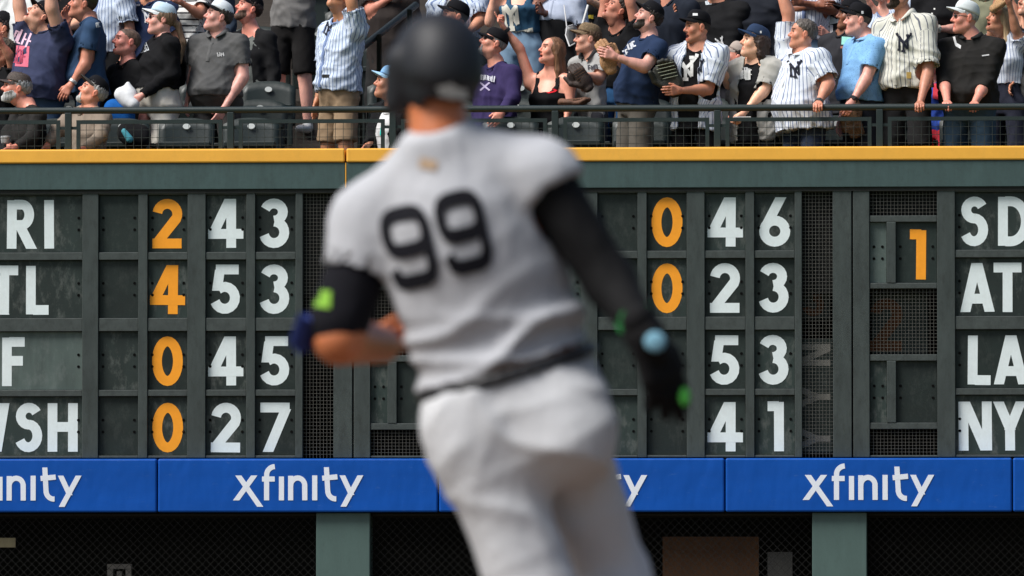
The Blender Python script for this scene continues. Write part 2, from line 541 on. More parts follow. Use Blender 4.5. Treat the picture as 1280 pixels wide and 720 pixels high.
m = Mb(); m.add([(-60, -5.0, 0.004), (60, -5.0, 0.004), (60, 0.02, 0.004), (-60, 0.02, 0.004)], [(0, 1, 2, 3)])
m.build('warning_track', mat_dirt(), kind='structure')
m = Mb(); m.add([(-3, -50, 0.004), (9, -50, 0.004), (9, -34, 0.004), (-3, -34, 0.004)], [(0, 1, 2, 3)])
m.build('infield_dirt', mat_dirt(), kind='structure')

# --- stands: rows of concrete treads, each a step up
SEAT_Y = [1.15 + 0.85 * k for k in range(18)]
DOT_Z = [P(640, 155 - 23 * k, SEAT_Y[k] - 0.03)[2] for k in range(18)]
FLOOR_Z = [z - 0.78 for z in DOT_Z]
CONC = mat_concrete('stand_concrete', (0.075, 0.062, 0.052))
XL, XR = -6.0, 6.0
for k in range(18):
    y0 = 0.16 if k == 0 else 1.5 + 0.85 * (k - 1)
    y1 = 1.5 + 0.85 * k
    boxobj('stand_tread', XL, XR, y0, y1 - 0.002, FLOOR_Z[k] - (0.42 if k else 0.12), FLOOR_Z[k], CONC, kind='structure')

# --- the outfield wall: yellow cap, dark fascia, pillars
GREEN = srgb(74, 93, 90)
M_FASCIA = paint('fascia_paint', sc(srgb(60, 80, 79), 1.0), 0.6, 0.16, 14, True, grime=0.25)
M_YEL = paint('yellow_pad', srgb(240, 176, 66), 0.5, 0.06, 5, False, grime=0.12, grime_c=(0.30, 0.2, 0.06))
M_PILLAR = paint('pillar_paint', srgb(74, 96, 91), 0.6, 0.08, 8, True, grime=0.12)
wall = empty('outfield_wall', (0, 0, 0), label='tall dark green outfield wall with a yellow padded top edge', cat='wall')
zt, zm, zb = Z(184.6, -0.05), Z(202.0, -0.05), Z(235.2, -0.04)
for a, b in ((-318, 431.3), (433.4, 1598)):
    boxobj('cap_pad', X(a), X(b), -0.05, 0.14, zm, zt, M_YEL, wall, bevel=0.012)
for a, b in ((-318, 431.6), (433.2, 1598)):
    boxobj('fascia_board', X(a), X(b), -0.036, 0.10, zb, zm - 0.002, M_FASCIA, wall, bevel=0.004)
boxobj('seam_strip', X(431.9), X(433.1), -0.039, -0.02, zb + 0.01, zm - 0.003, M_YEL, wall)
boxobj('shadow_lip', X(-318), X(1598), -0.020, 0.10, zb - 0.03, zb - 0.003, paint('painted_shadow_dark', (0.02, 0.022, 0.02), 0.8), wall)  # dark strip that paints in the shadow under the fascia
for a, b in ((396, 463), (1015, 1083)):
    boxobj('pillar', X(a), X(b), -0.04, 0.22, 0.0, Z(641), M_PILLAR, wall, bevel=0.006)
for a, b in ((-226, -159), (1634, 1701)):
    boxobj('pillar', X(a), X(b), -0.04, 0.22, 0.0, Z(641), M_PILLAR, wall, bevel=0.006)

for a, b in ((-318, -70), (1367, 1598)):
    boxobj('wall_panel', X(a), X(b), -0.012, 0.08, Z(572), zb - 0.032, M_FASCIA, wall, bevel=0.004)
# --- scoreboard
M_FR = paint('frame_steel', srgb(66, 73, 71), 0.5, 0.26, 10, True, metal=0.25, grime=0.45)
M_FR2 = paint('frame_steel_rail', srgb(70, 76, 74), 0.5, 0.26, 10, False, metal=0.25, grime=0.4)
M_PAN = paint('panel_green', srgb(24, 35, 32), 0.55, 0.22, 7, False, grime=0.22, grime_c=(0.10, 0.11, 0.10), each=0.25)
M_PAN_W = paint('panel_worn', srgb(35, 46, 43), 0.55, 0.4, 5, True, grime=0.6, grime_c=(0.15, 0.16, 0.145), each=0.3)
M_PAN_L = paint('panel_pale', srgb(80, 92, 88), 0.45, 0.3, 6, True, grime=0.3, grime_c=(0.22, 0.24, 0.23))
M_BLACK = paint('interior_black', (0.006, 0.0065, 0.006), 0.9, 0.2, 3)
M_BOLT = paint('bolt_black', (0.003, 0.003, 0.003), 0.8, spec=0.1)
M_WHITE = paint('numeral_white', srgb(224, 234, 234), 0.55, 0.04, 20, False, grime=0.16, grime_c=(0.45, 0.44, 0.38))
M_ORANGE = paint('numeral_orange', srgb(250, 160, 34), 0.55, 0.05, 20, False)
M_WIRE = paint('mesh_wire', srgb(104, 102, 96), 0.5, 0.2, 30, False, metal=0.3)
ZS = {}
board = empty('scoreboard', (0, 0, 0), label='hand-operated dark green scoreboard with white and orange numerals in the wall', cat='scoreboard')
ROWS = [(242, 314), (323.5, 396.5), (413, 486.5), (494.5, 569)]
TOP, BOT = 236.5, 572.0
def vbar(a, b, y0=TOP, y1=BOT, front=-0.012):
    boxobj('frame_post', X(a), X(b), front, 0.07, Z(y1), Z(y0), M_FR, board, bevel=0.004)
def hbar(a, b, y0, y1, front=-0.004):
    boxobj('frame_rail', X(a) + 0.001, X(b) - 0.001, front, 0.06, Z(y1), Z(y0), M_FR2, board, bevel=0.004)
def bolts(x0, x1, zc, par, dy=11):
    m = Mb()
    for x in (x0 + 0.034, x1 - 0.034):
        for s in (-1, 1):
            z = zc + s * dy * 0.5 / 160 * 1.35
            an = [2 * math.pi * i / 8 for i in range(8)]
            V = [(x + 0.0115 * math.cos(t), y, z + 0.0115 * math.sin(t)) for y in (0.0295, 0.0265) for t in an]
            m.add(V, [(i, (i + 1) % 8, 8 + (i + 1) % 8, 8 + i) for i in range(8)] + [(8, 9, 10, 11), (8, 11, 12, 15), (12, 13, 14, 15)])
    m.build('bolt', M_BOLT, par, kind='stuff')
def text_on(par, txt, px, py, h_px, wf, mat, Yf, gap=0.14, name='numeral', stroke=0.2):
    """txt with its left edge at px and its baseline at py"""
    s = h_px / 160.0; x = P(px, py, Yf)[0]; tw = rad(random.uniform(-0.7, 0.7))
    z = Z(py, Yf); n = np.array([0, -1.0, 0])
    for ch in txt:
        w, st = GL[ch]
        m = Mb()
        flat_strokes(m, [[(a * wf, b) for a, b in q] for q in st], np.array([x, Yf, z]), vec(math.cos(tw), 0, math.sin(tw)), vec(-math.sin(tw), 0, math.cos(tw)), s, stroke, n)
        m.build(name, mat, par)
        x += (w * wf + gap) * s
def panel(a, b, r, mat=None, glyph=None, gx=None, color=None, bolt=True, gy=None):
    y0, y1 = r
    x0, x1, z0, z1 = X(a), X(b), Z(y1), Z(y0)
    p = boxobj('panel', x0 + 0.003, x1 - 0.003, 0.03, 0.05, z0 + 0.003, z1 - 0.003, mat or random.choice([M_PAN, M_PAN, M_PAN_W]), board)
    if bolt: bolts(x0, x1, (z0 + z1) / 2, p)
    if glyph:
        w = GL[glyph][0]
        gx = (a + b) / 2 if gx is None else gx
        gb = (y1 - 5.5 if gy is None else gy)
        hpx = 61.5
        wf = 1.0
        text_on(p, glyph, gx - w * wf * hpx / 2, gb, hpx, wf, color or M_WHITE, 0.0296)
    return p
def block(dx, digits, fill):
    """one group of columns; dx in pixels"""
    cols = [(747, 797), (808.5, 858.5), (881, 932), (943, 993.5)]
    posts = [(727, 747), (797, 808.5), (858.5, 881), (932, 943), (993.5, 1002.5)]
    for a, b in posts: vbar(a + dx, b + dx)
    for ci, (a, b) in enumerate(cols):
        for ri, r in enumerate(ROWS):
            ch = digits[ri][ci]
            panel(a + dx, b + dx, r, glyph=ch if ch != ' ' else None, color=M_ORANGE if ci == 1 else M_WHITE, gy=r[1] - (5.2 if ri < 3 else 4.5))
        ys = [TOP] + [v for r in ROWS for v in r] + [BOT]
        for i in range(0, len(ys), 2): hbar(a + dx, b + dx, ys[i], ys[i + 1])
    # wire bay
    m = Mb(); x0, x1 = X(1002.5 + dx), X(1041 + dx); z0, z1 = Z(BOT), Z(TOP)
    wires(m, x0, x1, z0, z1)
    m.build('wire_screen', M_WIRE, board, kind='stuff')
    # posts beside the narrow columns
    vbar(1041 + dx, 1064.5 + dx); vbar(1066.5 + dx, 1087 + dx); vbar(1171.5 + dx, 1194 + dx)
    boxobj('door_hinge', X(1064.7 + dx), X(1066.3 + dx), 0.0, 0.05, Z(BOT), Z(TOP), M_BOLT, board)
    for y0, y1, kind in ((TOP, 240, 0), (240, 271, 2), (271, 279, 0), (279, 355, 1), (355, 362, 0), (362, 444, 2), (444, 452, 0), (452, 529, 1), (529, 537, 0), (537, 569.5, 2), (569.5, BOT, 0)):
        if kind == 0: hbar(1087 + dx, 1171.5 + dx, y0, y1)
        elif kind == 2:
            m = Mb(); wires(m, X(1087 + dx), X(1171.5 + dx), Z(y1), Z(y0)); m.build('wire_screen', M_WIRE, board, kind='stuff')
        else:
            boxobj('frame_post', X(1108.5 + dx), X(1120 + dx), -0.008, 0.06, Z(y1), Z(y0), M_FR, board, bevel=0.004)
            panel(1087 + dx, 1108.5 + dx, (y0, y1), mat=M_PAN_L if y0 < 300 else M_PAN_W)
            g = '1' if (fill and y0 < 300) else None
            panel(1120 + dx, 1171.5 + dx, (y0, y1), mat=M_PAN, glyph=g, color=M_ORANGE, gy=y1 - 4.5, gx=1145.5 + dx)
def wires(m, x0, x1, z0, z1, s=0.0282):
    n = int((x1 - x0) / s)
    for i in range(1, n + 1):
        x = x0 + (x1 - x0) * i / (n + 1); m.bar((x, 0.022, z0), (x, 0.022, z1), 0.0017)
    n = int((z1 - z0) / s)
    for i in range(1, n + 1):
        z = z0 + (z1 - z0) * i / (n + 1); m.bar((x0, 0.026, z), (x1, 0.026, z), 0.0017)
block(0, [' 046', ' 023', '  53', '  41'], True)
block(-624, [' 243', ' 453', ' 045', ' 027'], False)
# team panels
def team(a, b, rows, which):
    ys = [TOP] + [v for r in ROWS for v in r] + [BOT]
    for i in range(0, len(ys), 2): hbar(a, b, ys[i], ys[i + 1])
    for ri, r in enumerate(ROWS):
        p = panel(a, b, r, mat=[M_PAN_W, M_PAN_W, M_PAN_L if which == 'left' else M_PAN, M_PAN_W][ri])
        for ch, px in rows[ri]:
            text_on(p, ch, px, r[1] - 5.0, 61.0, 0.92, M_WHITE, 0.0296, name='letter')
team(-46, 103, [[('A', -50), ('R', 9), ('I', 56)], [('A', -60 + 30), ('T', -12), ('L', 33)], [('S', -42), ('F', 3)], [('W', -43), ('S', 19), ('H', 60)]], 'left')
team(570, 727, [[], [], [], []], 'mid')
team(1194, 1345, [[('S', 1201), ('D', 1248)], [('A', 1201), ('T', 1242), ('L', 1290)], [('L', 1210), ('A', 1243)], [('N', 1199), ('Y', 1243)]], 'right')
vbar(1345, 1365); vbar(-68, -46)
# the room behind the board and the fence
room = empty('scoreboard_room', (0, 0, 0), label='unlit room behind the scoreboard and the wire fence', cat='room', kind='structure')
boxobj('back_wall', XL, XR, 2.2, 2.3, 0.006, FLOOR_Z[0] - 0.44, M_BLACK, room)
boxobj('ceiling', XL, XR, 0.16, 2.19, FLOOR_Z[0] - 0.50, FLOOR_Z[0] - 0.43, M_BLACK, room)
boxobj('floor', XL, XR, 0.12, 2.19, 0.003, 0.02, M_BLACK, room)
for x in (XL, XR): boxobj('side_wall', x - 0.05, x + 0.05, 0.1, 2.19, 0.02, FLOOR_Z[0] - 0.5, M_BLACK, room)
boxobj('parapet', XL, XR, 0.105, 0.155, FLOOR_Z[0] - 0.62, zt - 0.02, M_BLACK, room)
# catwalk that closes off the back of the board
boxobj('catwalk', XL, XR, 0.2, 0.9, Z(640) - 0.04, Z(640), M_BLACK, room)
# spare plates kept behind the wire bays
M_SHADED_ORANGE = paint('shaded_orange', srgb(96, 50, 10), 0.7)  # numeral orange with the shade behind the wire put into its colour
M_SPARE = paint('spare_grey', srgb(120, 118, 112), 0.7)
def spare(px0, px1, py0, py1, label, items, Yp=0.12):
    p = boxobj('spare_plate', X(px0, Yp), X(px1, Yp), Yp, Yp + 0.012, Z(py1, Yp), Z(py0, Yp), M_PAN, None,
               label=label, cat='plate')
    for st, ox, oy, size, ang, mat in items:
        m = Mb(); ca, sa = math.cos(rad(ang)), math.sin(rad(ang))
        o = np.array([P(ox, oy, Yp)[0], Yp - 0.0005, Z(oy, Yp)])
        flat_strokes(m, st, o, vec(ca, 0, sa), vec(-sa, 0, ca), size / 160.0, 0.2, vec(0, -1, 0))
        m.build('numeral', mat, p)
spare(1004, 1040, 424, 566, 'grey lettered spare plate turned on end behind the wire bay', [
    (GL['N'][1], 1038, 458, 38, 90, M_SPARE), (GL['Y'][1], 1038, 510, 38, 90, M_SPARE), (GL['Y'][1], 1038, 562, 38, 90, M_SPARE)], 0.1)
spare(1090, 1160, 364, 443, 'spare plate with orange numeral darkened for shade behind the middle wire screen', [
    (GL['2'][1], 1088, 440, 66, 0, M_SHADED_ORANGE)], 0.26)
spare(1004, 1038, 350, 400, 'small spare plate with orange stroke behind the tall wire bay', [
    (GL['3'][1], 1004, 396, 44, 0, M_SHADED_ORANGE)], 0.26)

# --- blue advertising pads
tv = NT('blue_vinyl', 0.48, 0.0, 0.25)
cb_ = tv.ramp(tv.noise(2.2, 4), [(0.3, sc(srgb(0, 76, 164), 0.90)), (0.7, sc(srgb(0, 76, 164), 1.08))])
scf = tv.ramp(tv.noise(11, 6, tv.coords((1.0, 1.0, 2.6)), 0.75), [(0.60, (0, 0, 0)), (0.74, (0.28,) * 3)])
tv.color(tv.mix(scf, cb_, (0.10, 0.20, 0.42)))
tv.bump(tv.noise(5, 2, tv.coords((1, 1, 0.5))), 0.35, 0.03)
M_BLUE = tv.m
M_LOGO = paint('white_vinyl', srgb(226, 232, 240), 0.5, 0.03)
names = ['blue pad with clipped white lettering under the letters S and H', 'blue pad with white lettering under the numerals 27',
         'blue pad with white lettering mostly hidden behind the ballplayer', 'blue pad with white lettering under the numeral 1 and wire bays',
         'short visible end of a plain blue pad below the letter Y']
edges = [(-158, 196.2), (197.6, 547.3), (548.7, 905.3), (906.7, 1264.3), (1265.7, 1620)]
for (a, b), nm, tx in zip(edges, names, (-58.5, 293, 647, 1005, 1362)):
    p = boxobj('advertising_pad', X(a, -0.1), X(b, -0.1), -0.10, 0.03, Z(640, -0.1), Z(573, -0.1), M_BLUE, None, bevel=0.014,
               label=nm, cat='banner', group='blue advertising pads along the wall')
    m = Mb(); s = 1 / 2.25 / 160.0
    o = np.array([P(tx, 625, -0.1)[0], -0.1005, Z(625.2, -0.1)])
    flat_strokes(m, [[(x - 657, 507 - y) for x, y in st] for st in WORDMARK], o, vec(1, 0, 0), vec(0, 0, 1), s, 14.5, vec(0, -1, 0), 0.0009, 0.0002)
    m.build('lettering', M_LOGO, p)

# --- chain link below
M_LINK = paint('chain_link_wire', (0.012, 0.012, 0.010), 0.6, 0.2, 30, False, metal=0.2)
def chain(px0, px1, label):
    x0, x1, z0, z1 = X(px0, 0.05), X(px1, 0.05), 0.03, Z(640, 0.05)
    f = empty('chain_link_fence', ((x0 + x1) / 2, 0.05, 0), label=label, cat='fence', group='dark fences under the blue pads')
    m = Mb(); H = z1 - z0; s = 0.064
    n = int((x1 - x0 + H) / s)
    for i in range(n + 1):
        for sg in (1, -1):
            xa = (x0 - H + i * s) if sg > 0 else (x0 + i * s)
            xb = xa + sg * H; za, zb_ = z0, z1
            if sg > 0:
                if xa < x0: za += x0 - xa; xa = x0
                if xb > x1: zb_ -= xb - x1; xb = x1
            else:
                if xb < x0: zb_ -= x0 - xb; xb = x0
                if xa > x1: za += xa - x1; xa = x1
            if zb_ - za < 0.02: continue
            m.bar((xa, 0.05 + sg * 0.0025, za), (xb, 0.05 + sg * 0.0025, zb_), 0.0026)
    m.build('wire_mesh', M_LINK, f, kind='stuff')
    m = Mb()
    for z in (z0, z1 - 0.02): m.bar((x0, 0.065, z), (x1, 0.065, z), 0.016, 8)
    m.build('frame_pipe', M_LINK, f)
chain(-158, 395, 'dark chain-link fence under the leftmost blue pads')
chain(464, 1014, 'dark chain-link fence before the brown board, between the green pillars')
chain(1084, 1640, 'dark chain-link fence to the right of both green pillars')
# things seen through the fence
M_WOOD = paint('brown_plywood', srgb(68, 42, 15), 0.75, 0.25, 6, True)
Yb = 0.14
boxobj('plywood_board', X(828, Yb), X(948, Yb), Yb, Yb + 0.02, 0.021, Z(671, Yb), M_WOOD, None, label='brown plywood board leaning behind the chain-link fence', cat='board')
boxobj('sheet_metal', X(959, Yb), X(990, Yb), Yb, Yb + 0.01, 0.021, Z(690, Yb), paint('sheet_grey', srgb(62, 62, 58), 0.6, 0.15), None, label='pale grey upright sheet next to the brown board behind the fence', cat='sheet')
Yb = 0.18
fb = empty('junction_box', (X(150, Yb), Yb, 0.021), label='small pale box on a stem behind the fence', cat='box')
pm = paint('box_grey', srgb(92, 90, 84), 0.6)
boxobj('stem', X(147, Yb), X(153, Yb), Yb, Yb + 0.03, 0.021, Z(725, Yb), pm, fb)
m = Mb()
for a, b, c, d in ((135, 165, 705, 711), (135, 142, 711.5, 725), (158, 165, 711.5, 725), (147, 153, 714, 724.8)):
    m.box(X(a, Yb), X(b, Yb), Yb - 0.02, Yb + 0.05, Z(d, Yb), Z(c, Yb))
m.build('housing', pm, fb)
boxobj('tag_plate', X(-2, 0.036), X(20, 0.036), 0.032, 0.038, Z(684), Z(672), paint('tag_beige', srgb(96, 90, 66), 0.6), None, label='small beige tag fixed on the left fence', cat='tag')

# --- railing above the wall
M_RAIL = paint('rail_paint', srgb(32, 43, 42), 0.42, 0.12, 8, False, spec=0.5)
RY = 0.05
rail = empty('railing', (0, RY, zt), label='dark green pipe railing with wire mesh along the top of the wall', cat='railing')
zr = Z(136.0, RY)
m = Mb(); m.bar((XL, RY, zr), (XR, RY, zr), 0.0265, 16); m.build('top_rail', M_RAIL, rail, smooth=True)
zf = Z(150.5, RY)
posts = [-118 + 203 * i for i in range(8)]
for px in posts:
    x = X(px, RY)
    boxobj('post', x - 0.026, x + 0.026, RY - 0.026, RY + 0.026, zt + 0.001, zr - 0.018, M_RAIL, rail, bevel=0.004)
    for s in (-1, 1):
        m = Mb(); m.bar((x + s * 0.026, RY, Z(158, RY)), (x + s * 0.066, RY, Z(158, RY)), 0.016); m.build('bracket', M_RAIL, rail)
for a, b in zip(posts[:-1], posts[1:]):
    xa, xb = X(a + 12.6, RY), X(b - 12.6, RY)
    fr = Mb(); r = 0.015
    fr.box(xa - r, xb + r, RY - r, RY + r, zf - r, zf + r)
    fr.box(xa - r, xa + r, RY - r, RY + r, zt + 0.001, zf - r)
    fr.box(xb - r, xb + r, RY - r, RY + r, zt + 0.001, zf - r)
    f = fr.build('panel_frame', M_RAIL, rail)
    w = Mb(); n = 18
    for i in range(1, n): x = xa + (xb - xa) * i / n; w.bar((x, RY - 0.004, zt + 0.002), (x, RY - 0.004, zf - r), 0.0026)
    for i in range(1, 4):
        z = zf - i * 0.062; w.bar((xa, RY + 0.003, z), (xb, RY + 0.003, z), 0.0026)
    w.build('wire_mesh', M_RAIL_W if 'M_RAIL_W' in globals() else paint('rail_wire', srgb(44, 50, 48), 0.45, 0.1), f, kind='stuff')

# --- seats
M_SEAT = paint('seat_plastic', srgb(24, 35, 33), 0.45, 0.15, 10, False, spec=0.5)
M_SEATF = paint('seat_iron', srgb(30, 38, 36), 0.5, 0.15, 10, False)
M_DISC = paint('seat_number_disc', srgb(226, 230, 226), 0.4, 0.03)
def seat_parts():
    out = {}
    n = 9; V = []; Q = []
    for j in range(6):
        for i in range(n):
            u = i / (n - 1) * 2 - 1; v = j / 5
            top = 0.845 - 0.055 * abs(u) ** 2.6
            z = 0.47 + (top - 0.47) * v
            y = 0.06 * v - 0.035 * (u * u) + 0.0
            V.append((u * 0.225, y, z))
    nv = len(V); V += [(x, y + 0.022, z) for x, y, z in V]
    for j in range(5):
        for i in range(n - 1):
            a = j * n + i
            Q.append((a, a + 1, a + n + 1, a + n)); Q.append((nv + a + n, nv + a + n + 1, nv + a + 1, nv + a))
    for i in range(n - 1):
        Q.append((i, nv + i, nv + i + 1, i + 1)); a = 5 * n + i; Q.append((a, a + 1, nv + a + 1, nv + a))
    for j in range(5):
        a = j * n; Q.append((a, a + n, nv + a + n, nv + a)); a = j * n + n - 1; Q.append((a, nv + a, nv + a + n, a + n))
    out['backrest'] = qmesh('backrest', V, Q, True); out['backrest'].materials.append(M_SEAT)
    m = Mb(); m.box(-0.21, 0.21, -0.10, -0.06, 0.30, 0.64); m.box(-0.205, 0.205, -0.135, -0.10, 0.60, 0.645)
    o = m.build('tmp', M_SEAT, bevel=0.008); out['seat_pan'] = o.data; bpy.data.objects.remove(o)
    an = [2 * math.pi * i / 16 for i in range(16)]
    V = [(0.030 * math.cos(t), y, 0.775 + 0.022 * math.sin(t)) for y in (0.02, 0.035) for t in an]
    out['number_disc'] = qmesh('number_disc', V, [(i, (i + 1) % 16, 16 + (i + 1) % 16, 16 + i) for i in range(16)]
                               + [(0, 15 - 2 * i, 14 - 2 * i, 1) if False else (i, 15 - i, 14 - i, i + 1) for i in range(7)], False)
    out['number_disc'].materials.append(M_DISC)
    m = Mb(); m.box(-0.268, -0.236, -0.06, 0.04, 0.0, 0.60); m.box(-0.272, -0.232, -0.22, 0.06, 0.60, 0.628)
    o = m.build('tmp', M_SEATF, bevel=0.006); out['arm_stand'] = o.data; bpy.data.objects.remove(o)
    return out
SP = seat_parts()
SEATS = {0: [(-10, 320), (495, 1290)], 1: [(-10, 372), (495, 1290)], 2: [(140, 372), (495, 760), (1100, 1290)],
         3: [(230, 372), (500, 620)], 4: [(300, 372), (395, 470)], 5: [(300, 372), (395, 500)], 6: [(395, 500)], 7: [(380, 500)], 8: [(380, 500)]}
ORD = ['first', 'second', 'third', 'fourth', 'fifth', 'sixth', 'seventh', 'eighth', 'ninth', 'tenth', 'eleventh', 'twelfth', 'thirteenth', 'fourteenth', 'fifteenth', 'sixteenth', 'seventeenth', 'eighteenth']
for k, spans in SEATS.items():
    Ys = SEAT_Y[k]
    x = X(-10, Ys) + 0.1 * (k % 3); nth = 0
    while x < X(1290, Ys):
        px = (x - X(0, Ys)) / (X(1280, Ys) - X(0, Ys)) * 1280
        if any(a <= px <= b for a, b in spans):
            s = empty('stadium_seat', (x, Ys, FLOOR_Z[k]), cat='seat', group='dark green tip-up seats in the stands',
                      label='dark green tip-up seat, %s from the left in the %s row of the stand' % (ORD[nth], 'front' if k == 0 else ORD[k])); nth += 1
            for nm, me in SP.items(): link(nm, me, None, s)
        x += 0.52
# --- aisle handrail
hr = empty('aisle_handrail', (X(470, 2.4), 2.4, FLOOR_Z[2]), label='dark sloping handrail beside the stand aisle', cat='handrail')
m = Mb(); m.path([P(444, 66, 2.2), P(476, 41, 2.6), P(520, 6, 3.2)], 0.03, 8); m.build('rail', M_SEATF, hr, smooth=True)
for px, py, k in ((450, 61, 2), (474, 43, 2), (512, 12, 3)):
    m = Mb(); p = P(px, py, 2.3 + 0.0075 * (px - 450)); m.bar(p, (p[0], p[1], FLOOR_Z[k]), 0.022, 8); m.build('post', M_SEATF, hr, smooth=True)
# ================================================================== people
def head_prims(mouth):
    p = [Ell((0, 0.012, 0.032), (0.076, 0.097, 0.086), k=0.02),
         Ell((0, -0.028, -0.040), (0.058, 0.068, 0.078), k=0.035),
         Ell((0, -0.045, 0.045), (0.062, 0.050, 0.050), k=0.03),
         Cap((-0.05, 0.0, -0.062), (0, -0.070, -0.104), 0.018, 0.017, 0.03), Cap((0.05, 0.0, -0.062), (0, -0.070, -0.104), 0.018, 0.017, 0.03),
         Cap((0, -0.078, -0.098), (0, -0.076, -0.101), 0.019, 0.017, 0.02),
         Cap((-0.034, -0.084, 0.030), (0, -0.092, 0.027), 0.011, 0.012, 0.015), Cap((0.034, -0.084, 0.030), (0, -0.092, 0.027), 0.011, 0.012, 0.015),
         Cap((-0.042, -0.062, -0.022), (-0.038, -0.068, -0.024), 0.02, 0.02, 0.03), Cap((0.042, -0.062, -0.022), (0.038, -0.068, -0.024), 0.02, 0.02, 0.03),
         Cap((0, -0.092, 0.014), (0, -0.116, -0.026), 0.0085, 0.0125, 0.012),
         Cap((-0.012, -0.102, -0.031), (0.012, -0.102, -0.031), 0.0095, 0.0095, 0.008),
         Cap((0, 0.018, -0.06), (0, 0.026, -0.095), 0.054, 0.052, 0.04)]
    for s in (-1, 1):
        p.append(Ell((s * 0.033, -0.101, 0.009), (0.017, 0.017, 0.012), k=0.010, sub=True))
        a = rad(12) * s
        R = np.array([[math.cos(a), -math.sin(a), 0], [math.sin(a), math.cos(a), 0], [0, 0, 1]])
        p.append(Ell((s * 0.079, 0.014, -0.002), (0.011, 0.021, 0.033), R, 0.008))
        p.append(Ell((s * 0.091, 0.010, 0.002), (0.008, 0.012, 0.020), R, 0.006, True))
    if mouth:
        p += [Cap((-0.018, -0.087, -0.058), (0.018, -0.087, -0.058), 0.0085, 0.0085, 0.008), Cap((-0.016, -0.083, -0.091), (0.016, -0.083, -0.091), 0.0085, 0.0085, 0.008),
              Ell((0, -0.092, -0.074), (0.019, 0.034, 0.0125), k=0.005, sub=True)]
    else:
        p += [Cap((-0.019, -0.088, -0.063), (0.019, -0.088, -0.063), 0.0075, 0.0075, 0.008), Cap((-0.016, -0.086, -0.076), (0.016, -0.086, -0.076), 0.0085, 0.0085, 0.008)]
    return p
def head_mesh(mouth):
    V, Q = field(head_prims(mouth), 0.0062)
    T = np.ones((len(V), 4))
    def put(mask, c): T[mask, :3] = c
    x, y, z = V.T
    cheek = (np.abs(np.abs(x) - 0.042) < 0.02) & (y < -0.04) & (np.abs(z + 0.025) < 0.025)
    put(cheek, (1.0, 0.86, 0.84))
    put((np.abs(x) < 0.017) & (y < -0.1) & (z < 0.0) & (z > -0.04), (1.0, 0.82, 0.8))
    if mouth:
        lips = (np.abs(x) < 0.026) & (y < -0.082) & (np.abs(z + 0.074) < 0.026)
        put(lips, (0.80, 0.50, 0.48)); put((np.abs(x) < 0.021) & (np.abs(z + 0.074) < 0.012) & (y > -0.098) & (y < -0.04), (0.16, 0.05, 0.05))
    else:
        put((np.abs(x) < 0.024) & (y < -0.088) & (np.abs(z + 0.069) < 0.014), (0.80, 0.52, 0.50))
    for s in (-1, 1):
        put((np.abs(x - s * 0.033) < 0.021) & (np.abs(z - 0.031) < 0.006) & (y < -0.06), (0.20, 0.15, 0.13))   # brows
        put(((x - s * 0.033) / 0.017) ** 2 + ((z - 0.009) / 0.008) ** 2 < 1, (0.55, 0.45, 0.42)) if False else None
        put((np.abs(x - s * 0.080) < 0.018) & (y > -0.01) & (y < 0.045) & (np.abs(z) < 0.036), (1.0, 0.84, 0.80))
    parts = [(V, Q)]; tints = [T]
    for s in (-1, 1):
        for (cx, cy, cz, r, c) in ((s * 0.032, -0.0800, 0.009, 0.0125, (0.55, 0.6, 0.72)), (s * 0.034, -0.0870, 0.010, 0.0080, (0.03, 0.03, 0.035))):
            v, q = ball((cx, cy, cz), r)
            parts.append((v, q)); tints.append(np.tile(np.array(c + (1,)), (len(v), 1)))
    V, Q = merge(parts)
    return V, Q, np.concatenate(tints)
def ball(c, r, n=8, m=6, sx=(1, 1, 1)):
    V = []; Q = []
    for j in range(m + 1):
        ph = math.pi * (j + 0.02) / (m + 0.04) - math.pi / 2
        for i in range(n):
            t = 2 * math.pi * i / n
            V.append((c[0] + r * sx[0] * math.cos(ph) * math.cos(t), c[1] + r * sx[1] * math.cos(ph) * math.sin(t), c[2] + r * sx[2] * math.sin(ph)))
    for j in range(m):
        for i in range(n): Q.append((j * n + i, j * n + (i + 1) % n, (j + 1) * n + (i + 1) % n, (j + 1) * n + i))
    return np.array(V), np.array(Q)
HEADS = {False: head_mesh(False), True: head_mesh(True)}

def hand_mesh(curls, thumb_in=0.0, fat=1.0, h=0.0042):
    p = []
    xs = (0.031, 0.011, -0.010, -0.029); ln = (0.074, 0.082, 0.076, 0.060)
    p.append(Cap((0, 0, 0.03), (0, 0, -0.02), 0.024, 0.024, 0.012, flat=(vec(1, 0, 0), 1.15)))
    for x, L, c in zip(xs, ln, curls):
        k = vec(x, 0, -0.088 + abs(x - 0.008) * 0.25)
        p.append(Cap((x * 0.5, 0, -0.01), k, 0.0135, 0.0115, 0.014))
        a = rad(c) * 0.7; q = k; sp = x * 0.12
        for f, r in ((0.45, 0.0092), (0.31, 0.0084), (0.24, 0.0074)):
            d = vec(sp, -math.sin(a), -math.cos(a))
            e = q + unit(d) * L * f
            p.append(Cap(q, e, r * fat, r * 0.93 * fat, 0.004)); q = e; a += rad(c)
    t0, t1, t2 = vec(0.022, -0.006, -0.028), vec(0.048 - thumb_in * 0.02, -0.014 - thumb_in * 0.02, -0.058), vec(0.056 - thumb_in * 0.04, -0.022 - thumb_in * 0.03, -0.088)
    p += [Cap(t0, t1, 0.0145, 0.0108, 0.012), Cap(t1, t2, 0.0102, 0.0085, 0.004)]
    return field(p, h)
HANDS = {'relax': hand_mesh((16, 20, 24, 28)), 'grip': hand_mesh((52, 54, 54, 52), 1.0), 'open': hand_mesh((5, 3, 4, 8)),
         'point': hand_mesh((4, 70, 72, 74), 1.2), 'fist': hand_mesh((72, 74, 74, 72), 1.4)}

